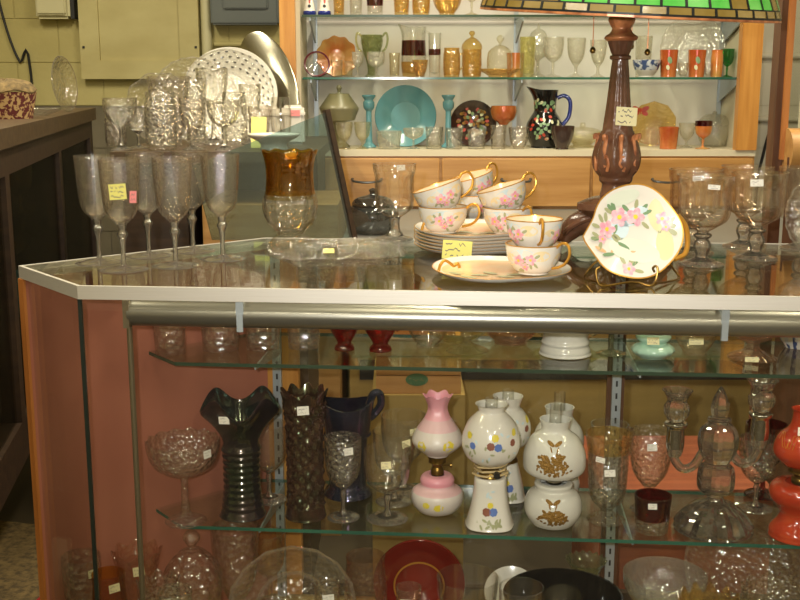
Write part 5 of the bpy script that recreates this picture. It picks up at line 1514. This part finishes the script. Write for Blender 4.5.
tagp(mesh_obj('wooden_chest', bm, ['rusty_wood']), 'low reddish brown wooden chest on the floor behind the case', 'chest')

# ================================================================ slanted showcase and glassware table
Yp = 2.95
pq = [at_y(192, 166, Yp - .25), at_y(326, 112, Yp), at_y(354, 240, Yp), at_y(212, 240, Yp - .25)]
sl = root('slant_showcase', 'glass sided showcase with slanting dark wood edge behind the amber vase', 'display case', (0, 0, 0))
mesh_obj('side_pane', slab(bmesh.new(), [pq[3], pq[2], pq[1], pq[0]], .005), ['pane_blue'], sl)
mesh_obj('wood_edge', tube(bmesh.new(), [pq[1] + Vector((.0, 0, .006)), pq[2], pq[2] + (pq[2] - pq[1]) * .6], .011, 4), ['dark_wood'], sl)
xl_, xr_ = col_x(215, Yp, .9), col_x(338, Yp + .1, .9)
mesh_obj('case_body', box(bmesh.new(), (xl_ - .05, Yp + .1, 0), (xr_, Yp + .5, .98)), ['oak'], sl)
mesh_obj('case_front', box(bmesh.new(), (xl_ - .05, Yp - .24, 0), (xr_ - .06, Yp + .1, .83)), ['dark_wood'], sl)
TZ = 1.125
ta, tb = col_x(104, 3.0, TZ), col_x(318, 3.1, TZ)
gt = root('side_table', 'pale topped table crowded with clear glassware at the back left', 'table', (0, 0, 0))
mesh_obj('tabletop', box(bmesh.new(), (ta, 3.06, TZ - .03), (tb, 3.94, TZ)), ['worn_top'], gt)
mesh_obj('table_body', prism(bmesh.new(), [(ta + .02, 3.1), (-.6, 3.1), (-.6, 3.48), (tb - .03, 3.48), (tb - .03, 3.83), (ta + .02, 3.83)], 0, TZ - .03), ['dark_wood'], gt)
def tt(xl, xr, yt, Y): return fit(xl, xr, yt, 0, TZ, Y)
ROW = [('compote', 'compote', (105, 139, 98, 3.14), 'cut compote at the far left of the glassware table', 'compote', 'glass_cut'),
       ('pitcher', 'jar', (146, 178, 92, 3.13), 'cut glass jar before the domed bowl on the glassware table', 'jar', 'glass_cut'),
       ('goblet', 'tulip', (180, 206, 98, 3.14), 'cut goblet right of the cut jar on the glassware table', 'goblet', 'glass_hobnail'),
       ('compote', 'compote', (208, 241, 101, 3.13), 'small compote left of the white platter', 'compote', 'glass_cut'),
       ('goblet', 'goblet', (128, 150, 108, 3.22), 'goblet between the far left compote and the cut jar', 'goblet', 'glass_cut'),
       ('jar', 'jar', (222, 248, 92, 3.33), 'cut jar in front of the pierced white plate', 'jar', 'glass_cut'),
       ('tumbler', 'tumbler', (186, 208, 82, 3.24), 'cut tumbler behind the cut goblet, glassware table', 'tumbler', 'glass_cut'),
       ('bowl', 'bowl', (150, 192, 76, 3.32), 'cut bowl in the second row of the glassware table', 'bowl', 'glass_hobnail'),
       ('pitcher', 'jar', (106, 127, 112, 3.3), 'cut jar behind the far left compote of the glassware table', 'jar', 'glass_hobnail'),
       ('compote', 'compote', (198, 230, 68, 3.42), 'tall cut compote before the etched plate', 'compote', 'glass_cut'),
       ('bowl', 'bowl', (248, 272, 106, 3.3), 'small cut bowl before the pierced white plate', 'bowl', 'glass_hobnail'),
       ('goblet', 'goblet', (240, 262, 84, 3.44), 'cut goblet before the pierced white plate', 'goblet', 'glass_cut'),
       ('tumbler', 'egg', (271, 292, 97, 3.3), 'plain rounded glass before the oval mirror', 'glass', 'glass_clear')]
for nm, kd, b, lab, cat, m in ROW:
    P, w, h = tt(*b)
    if nm == 'pitcher': nm = 'jar'
    kr = stem(w, h, m, kd, (.06, .26 if kd == 'tulip' else .42), .34 if kd == 'tulip' else .48, seg=28) if kd in ('compote', 'tulip', 'goblet') else simple(w, h, m, kd, seg=28)
    add(nm, lab, cat, P, kr)
P, w, h = tt(126, 198, 62, 3.43)
add('plate', 'round clear plate with wavy rim standing at the back of the glassware table', 'plate', P, upright(w, 'glass_plate', None, 78, mod=lambda hh: flute(10, .03, .5 * hh, 3 * hh), seg=60), rz=.4)
P, w, h = tt(153, 239, 47, 3.53)
add('plate', 'clear plate with beaded rim leaning right of the wavy rimmed plate', 'plate', P, upright(w, 'glass_plate', None, 75, mod=lambda hh: flute(24, .012, .6 * hh, 3 * hh), seg=72), rz=.4)
P, w, h = tt(182, 274, 42, 3.63)
add('plate', 'large etched clear plate left of the pierced white plate', 'plate', P, upright(w, 'glass_plate', None, 76), rz=.4)
# pierced white plate
P, w, h = tt(186, 278, 45, 3.76)
k, o = upright(w, ['decor_dots', 'slot_black'], [(0, 0), (.5, 0), (.55, .1), (1, 1)], 76)
bm = k[0][1]; R = Matrix.Rotation(math.radians(76), 4, 'X')
zmin = min(v.co.z for v in bm.verts)
off = None
for ring, n_ in ((.62, 22), (.72, 26), (.82, 30), (.92, 34)):
    for i in range(n_):
        a = 2 * PI * i / n_ + ring * 7
        q = ring * w / 2
        zz = .12 * w * (.1 + (ring - .55) / .45 * .9) + .0042
        blob(bm, lambda x, y: R @ Vector((x, y, zz)) + Vector((0, 0, (w / 2) * math.sin(math.radians(76)) - .12 * w * math.cos(math.radians(76)) if False else 0)), q * math.cos(a), q * math.sin(a), .0058, .0058, 1, 0, 7)
# bring the dots to the plate that already stands on its edge
n_dots = 22 + 26 + 30 + 34
bm.verts.ensure_lookup_table()
dv = bm.verts[-n_dots * 8:]
raw = [R @ Vector((w / 2 * math.cos(a * .1), w / 2 * math.sin(a * .1), .12 * w)) for a in range(63)]
sh = -min(min(p.z for p in raw), 0)
for v in dv: v.co.z += sh
add('pierced_plate', 'white plate with pierced dotted rim before the oval mirror', 'plate', P, (k, o))
# oval mirror leaning
P, w, h = tt(242, 298, 28, 3.86)
mr = root('mirror', 'oval frameless mirror leaning at the right end of the glassware table', 'mirror', P, rz=-.25)
bm = bmesh.new()
T = Matrix.Translation((0, 0, h * .5)) @ Matrix.Rotation(math.radians(-9), 4, 'X') @ Matrix.Rotation(math.radians(-22), 4, 'Y')
def oval(sx, y): return [bm.verts.new(T @ Vector((w * .5 * sx * math.cos(2 * PI * k / 48), y, h * .52 * sx * math.sin(2 * PI * k / 48)))) for k in range(48)]
r1, r2, r3 = oval(.93, -.004), oval(1, -.001), oval(1, .004)
c = bm.verts.new(T @ Vector((0, -.004, 0))); c2 = bm.verts.new(T @ Vector((0, .004, 0)))
for k in range(48):
    j = (k + 1) % 48
    face(bm, [c, r1[k], r1[j]], 0, False); face(bm, [r1[k], r2[k], r2[j], r1[j]], 0, False); face(bm, [r2[k], r3[k], r3[j], r2[j]], 1, False); face(bm, [c2, r3[j], r3[k]], 1, False)
zm = min(v.co.z for v in bm.verts)
for v in bm.verts: v.co.z -= zm
mesh_obj('mirror_glass', bm, ['mirror_silver', 'dark_wood'], mr)
# platter and small white things on the table's right end
P, w, h = tt(248, 300, 134, 3.16)
add('platter', 'white oval platter on a low foot at the right end of the table', 'platter', P, ([('body', lathe(smooth([(0, 0), (w * .25, 0), (w * .25, h * .3), (w * .3, h * .5), (w * .48, h * .85), (w * .5, h), (w * .47, h * .95), (w * .3, h * .7), (0, h * .65)], 3), 40), ['porcelain'])], None))
for b, lab, pk in (((262, 281, 106, 3.42), 'small white china box left of the one with the pink sticker', 0), ((282, 306, 105, 3.44), 'small white china box with a pink sticker', 1)):
    P, w, h = tt(*b)
    bm = box(bmesh.new(), (-w * .46, -w * .3, 0), (w * .46, w * .3, h)); bmesh.ops.bevel(bm, geom=bm.edges[:], offset=.008, segments=3, affect='EDGES')
    lidb = box(bmesh.new(), (-w * .5, -w * .34, h * .72), (w * .5, w * .34, h * .86)); bmesh.ops.bevel(lidb, geom=lidb.edges[:], offset=.004, segments=2, affect='EDGES')
    r = root('china_box', lab, 'box', P)
    mesh_obj('box_body', bm, ['porcelain'], r); mesh_obj('lid', lidb, ['porcelain'], r)
    if pk: price_tag(r, (w * .1, -w * .345, h * .8), (0, -1, 0), .03, .018, 'paper_pink', 1)
P, w, h = tt(251, 266, 114, 3.24)
bm = slab(bmesh.new(), [(-w / 2, 0, 0), (w / 2, 0, 0), (w / 2, .03, h * .9), (-w / 2, .03, h * .9)], .002)
tagp(mesh_obj('price_card', bm, ['paper_yellow'], loc=P), 'bright yellow price card propped behind the white platter', 'card')

# ================================================================ dark showcase at the left
L0, L1 = Vector((-.80, 1.9)), Vector((-1.19, 4.3))
du = (L1 - L0).normalized(); dn = Vector((-du.y, du.x))
def lw(u, v): p = L0 + du * u + dn * v; return (p.x, p.y)
LL = (L1 - L0).length
lc = root('dark_showcase', 'old dark wood showcase with glass front along the left side', 'display case', (0, 0, 0))
ZL = 1.215
def lprism(name, q, z0, z1, m): return mesh_obj(name, prism(bmesh.new(), [lw(*p) for p in q], z0, z1), [m], lc)
lprism('wood_top', [(-.02, -.015), (LL + .02, -.015), (LL + .02, .56), (-.02, .56)], ZL - .045, ZL, 'worn_top')
lprism('top_rail', [(0, 0), (LL, 0), (LL, .03), (0, .03)], ZL - .11, ZL - .045, 'dark_wood')
lprism('bottom_rail', [(0, 0), (LL, 0), (LL, .03), (0, .03)], .42, .52, 'dark_wood')
lprism('case_floor', [(0, .03), (LL, .03), (LL, .53), (0, .53)], .49, .52, 'dark_wood')
lprism('case_back', [(0, .53), (LL, .53), (LL, .55), (0, .55)], .42, ZL - .045, 'dark_wood')
for u in (0, .62, 1.5, LL - .09): lprism('post', [(u, 0), (u + (.05 if u < LL - .2 else .09), 0), (u + (.05 if u < LL - .2 else .09), .045), (u, .045)], .0 if u in (0, LL - .09) else .52, ZL - .11, 'dark_wood')
lprism('end_board', [(LL - .02, .045), (LL, .045), (LL, .53), (LL - .02, .53)], .42, ZL - .045, 'dark_wood')
lprism('glass_front', [(.05, .012), (LL - .09, .012), (LL - .09, .016), (.05, .016)], .52, ZL - .11, 'pane_dim')
lprism('inner_shelf', [(.05, .06), (LL - .1, .06), (LL - .1, .5), (.05, .5)], .86, .867, 'pane_shelf')
for u, v, z, w, h, m, kd, nm, lab in ((1.95, .2, .867, .09, .17, 'glass_gold', 'goblet', 'goblet', 'gold tinted goblet inside the dark showcase, upper shelf'),
                                      (1.75, .3, .867, .12, .12, 'stone_grey', 'jar', 'jar', 'grey jar inside the dark showcase, upper shelf'),
                                      (1.9, .22, .52, .11, .15, 'turquoise', 'jar', 'vase', 'dull blue vase inside the dark showcase, lower shelf'),
                                      (1.2, .25, .52, .13, .14, 'porcelain_cream', 'egg', 'jar', 'cream jar inside the dark showcase at the left frame edge'),
                                      (2.1, .3, .52, .16, .09, 'marigold', 'bowl', 'bowl', 'orange bowl inside the dark showcase, lower shelf'),
                                      (1.15, .22, .867, .08, .14, 'glass_plain', 'tumbler', 'tumbler', 'clear tumbler inside the dark showcase near the left frame edge')):
    x, y = lw(u, v)
    add(nm, lab, nm, Vector((x, y, z)), stem(w, h, m, kd, (.05, .4), seg=28) if kd == 'goblet' else simple(w, h, m, kd, seg=28))
# things on top of it
Pb = Vector((col_x(8, 3.1, ZL), 3.1, ZL))
bk = root('basket', 'red patterned cloth covered basket on top of the dark showcase', 'basket', Pb)
s = depth(Pb) / F
mesh_obj('basket_body', lathe([(0, 0), (24 * s, 0), (29 * s, 26 * s), (27 * s, 26 * s), (22 * s, 2 * s), (0, 2 * s)], 32), ['basket_red'], bk)
mesh_obj('cloth_cover', lathe(smooth([(29 * s, 26 * s), (29 * s, 28 * s), (22 * s, 35 * s), (8 * s, 38 * s), (0, 38 * s)]), 32, lambda th, r, z: (r, z + .004 * math.sin(5 * th))), ['fabric_tan'], bk)
Pq = Vector((col_x(60, 3.75, ZL), 3.75, ZL))
add('plate', 'clear glass plate on edge on top of the dark showcase', 'plate', Pq, upright(.185, 'glass_plate', None, 84), rz=1.42)
Pq = Vector((col_x(38, 3.35, ZL), 3.35, ZL))
add('tray', 'flat clear glass tray lying on the dark showcase, right of the basket', 'tray', Pq, simple(.15, .022, 'glass_cut', 'shallow', seg=36))
# rug on the floor at lower left
bm = bmesh.new()
q = [(-1.75, 2.55), (-.98, 2.35), (-.86, 3.05), (-1.62, 3.25)]
prism(bm, q, .001, .009, 0)
prism(bm, [(-.98, 2.35), (-.955, 2.343), (-.835, 3.043), (-.86, 3.05)], .001, .011, 1)
tagp(mesh_obj('rug', bm, ['fabric_tan', 'red_trim']), 'tan rug with a red edge on the floor at lower left', 'rug')

# ================================================================ on the back wall
Yw = Y1 - .004
def wx(px): return col_x(px, Yw - .05, 1.5)
def wz(py): return at_y(150, py, Yw - .05).z
wp = root('wall_panel', 'cream painted wooden panel door mounted on the left part of the wall', 'panel', (wx(140), Yw, 1.5))
x0, x1, zb = wx(80) - wx(140), wx(199) - wx(140), wz(79) - 1.5
bm = bmesh.new()
box(bm, (x0, -.055, zb), (x0 + .09, 0, .95)); box(bm, (x1 - .09, -.055, zb), (x1, 0, .95)); box(bm, (x0 + .09, -.055, zb), (x1 - .09, 0, zb + .085)); box(bm, (x0 + .09, -.055, .87), (x1 - .09, 0, .95))
mesh_obj('panel_frame', bm, ['panel_paint'], wp)
mesh_obj('panel_field', box(bmesh.new(), (x0 + .09, -.042, zb + .085), (x1 - .09, 0, .87)), ['panel_paint'], wp)
bm = bmesh.new()
for x in (x0 + .012, x1 - .02): box(bm, (x, -.06, zb + .14), (x + .01, -.055, zb + .15))
mesh_obj('bolt', bm, ['slot_black'], wp)
bm = box(bmesh.new(), (wx(39), Yw - .08, wz(19)), (wx(73), Yw, 2.0)); bmesh.ops.bevel(bm, geom=bm.edges[:], offset=.012, segments=2, affect='EDGES')
r = root('meter_box', 'cream metal box on the wall above the dark showcase', 'box', (0, 0, 0))
mesh_obj('box_body', bm, ['box_cream'], r)
bm = box(bmesh.new(), (wx(41), Yw - .095, wz(15)), (wx(70), Yw - .08, 1.98)); bmesh.ops.bevel(bm, geom=bm.edges[:], offset=.006, segments=2, affect='EDGES')
mesh_obj('box_cover', bm, ['box_cream'], r)
mesh_obj('hinge_side', box(bmesh.new(), (wx(73.5), Yw - .07, wz(19)), (wx(77), Yw, 2.0)), ['slot_black'], r)
r = root('electrical_box', 'grey metal electrical box on the wall left of the oak cabinet', 'box', (0, 0, 0))
bm = box(bmesh.new(), (wx(213), Yw - .1, wz(25)), (wx(280), Yw, 2.1)); bmesh.ops.bevel(bm, geom=bm.edges[:], offset=.008, segments=2, affect='EDGES')
mesh_obj('box_body', bm, ['box_grey'], r)
bm = box(bmesh.new(), (wx(226), Yw - .115, wz(10)), (wx(270), Yw - .1, 2.05)); bmesh.ops.bevel(bm, geom=bm.edges[:], offset=.006, segments=2, affect='EDGES')
mesh_obj('box_cover', bm, ['box_grey'], r)
tagp(mesh_obj('pipe', tube(bmesh.new(), [(wx(206), Yw - .03, .0), (wx(206), Yw - .03, 2.95)], .024, 16), ['box_cream']), 'vertical cream pipe on the wall between panel door and grey box', 'pipe')
tagp(mesh_obj('conduit', tube(bmesh.new(), [(wx(213), Yw - .01, wz(44)), (wx(286), Yw - .01, wz(44))], .012, 10), ['wall_yellow']), 'thin horizontal conduit on the wall below the grey electrical box', 'conduit')
tagp(mesh_obj('cable', tube(bmesh.new(), smooth3([(wx(-4), Yw - .01, wz(-15)), (wx(2), Yw - .012, wz(18)), (wx(9), Yw - .012, wz(45)), (wx(16), Yw - .012, wz(62)), (wx(26), Yw - .012, wz(74)), (wx(28), Yw - .012, .02)]), .006, 8), ['cord_black']), 'black cable hanging down the wall at the far left', 'cable')
# right of the cabinet
for yy in (56, 119):
    tagp(mesh_obj('conduit', tube(bmesh.new(), [(wx(735), Yw - .012, at_y(760, yy, Yw).z), (wx(830), Yw - .012, at_y(760, yy, Yw).z)], .014, 10), ['wall_white']), 'upper thin horizontal conduit on the wall right of the oak cabinet' if yy == 56 else 'lower thin horizontal conduit on the wall right of the oak cabinet', 'conduit')
Yr = 2.7
rs = root('wood_showcase', 'brown wooden showcase with green tinted glass at the right edge', 'display case', (0, 0, 0))
xa, xb = col_x(777, Yr, 1.3), col_x(789, Yr, 1.3)
mesh_obj('corner_post', box(bmesh.new(), (xa, Yr, 0), (xb, Yr + .05, 2.1)), ['walnut'], rs)
mesh_obj('post_moulding', box(bmesh.new(), (xb - .014, Yr - .012, 1.13), (xb, Yr, 2.1)), ['edge_wood'], rs)
mesh_obj('side_pane', box(bmesh.new(), (xb, Yr + .012, 1.12), (xb + .5, Yr + .017, 2.1)), ['pane_shelf'], rs)
sq_ = [(xb - .01, Yr - .05), (xb + .5, Yr - .05), (xb + .5, Yr + .37), (xb + .16, Yr + .37)]
z0 = at_y(790, 156, Yr).z
mesh_obj('inner_back', prism(bmesh.new(), [(xb + .16, Yr + .35), (xb + .5, Yr + .35), (xb + .5, Yr + .37), (xb + .16, Yr + .37)], 1.12, 2.1), ['cabinet_side'], rs)
mesh_obj('case_base', prism(bmesh.new(), sq_, 0, z0), ['walnut'], rs)
bm = tube(bmesh.new(), [(xb - .005, Yr - .02, (z0 + 1.2) / 2 - .015), (xb + .5, Yr - .02, (z0 + 1.2) / 2 - .015)], .052, 20)
mesh_obj('curved_moulding', bm, ['oak'], rs)
mesh_obj('case_roof', prism(bmesh.new(), sq_, 2.1, 2.14), ['walnut'], rs)
tagp(mesh_obj('power_cord', tube(bmesh.new(), smooth3([(wx(785), Yw - .01, 1.15), (wx(779), Yw - .02, 1.1), (wx(773), Yw - .02, .98), (wx(768), Yw - .02, .8), (wx(766), Yw - .02, .3)]), .007, 8), ['cord_black']), 'black power cord hanging on the wall beside the brown showcase', 'cord')

# ================================================================ light, sky, camera
def area(name, loc, rot, sx, sy, e, c):
    l = bpy.data.lights.new(name, 'AREA'); l.shape = 'RECTANGLE'; l.size = sx; l.size_y = sy; l.energy = e; l.color = c
    o = bpy.data.objects.new(name, l); COL.objects.link(o); o.location = loc; o.rotation_euler = rot; return o
WARM = (1.0, .9, .68)
for x, y, e in ((-1.5, 2.7, 1.15), (.2, 2.9, 1.0), (1.5, 2.5, .8), (-1.0, -1.4, .7), (.9, -1.5, .7), (-.1, .9, .4), (-1.9, .5, .3), (1.9, .6, .3)):  # unseen tubes; two weak ones added for glints on the glass
    area('unseen_ceiling_tube', (x, y, ZT - .05), (0, 0, 0), .12, 1.3, E_CEIL * e, WARM)
fl_ = bpy.data.lights.new('camera_flash', 'SPOT'); fl_.shadow_soft_size = .012; fl_.energy = E_FLASH; fl_.color = (1, .98, .95)
fl_.spot_size = math.radians(64); fl_.spot_blend = 1.0
fo_ = bpy.data.objects.new('camera_flash', fl_); COL.objects.link(fo_); fo_.location = (-.05, -.01, ZC + .045)
fo_.rotation_euler = (Vector((.32, 2.0, 1.05)) - fo_.location).to_track_quat('-Z', 'Y').to_euler()
w = bpy.data.worlds.new('world'); SC.world = w; w.use_nodes = True
bg = w.node_tree.nodes['Background']; bg.inputs[0].default_value = (.9, .8, .6, 1); bg.inputs[1].default_value = .05
cam = bpy.data.cameras.new('camera'); cam.sensor_width = 36; cam.lens = 36 * F / 800; cam.clip_start = .02
co = bpy.data.objects.new('camera', cam); COL.objects.link(co)
co.location = (0, 0, ZC); co.rotation_euler = (PI / 2 - PITCH, 0, 0)
SC.camera = co
SC.view_settings.view_transform = 'Standard'; SC.view_settings.look = 'None'; SC.view_settings.gamma = 1; SC.view_settings.use_curve_mapping = False
SC.view_settings.exposure = 0
cy = SC.cycles
cy.max_bounces = 24; cy.transparent_max_bounces = 48; cy.transmission_bounces = 16; cy.glossy_bounces = 6; cy.diffuse_bounces = 4
cy.caustics_refractive = False; cy.caustics_reflective = False; cy.sample_clamp_indirect = 4; cy.blur_glossy = .5
cy.use_denoising = True
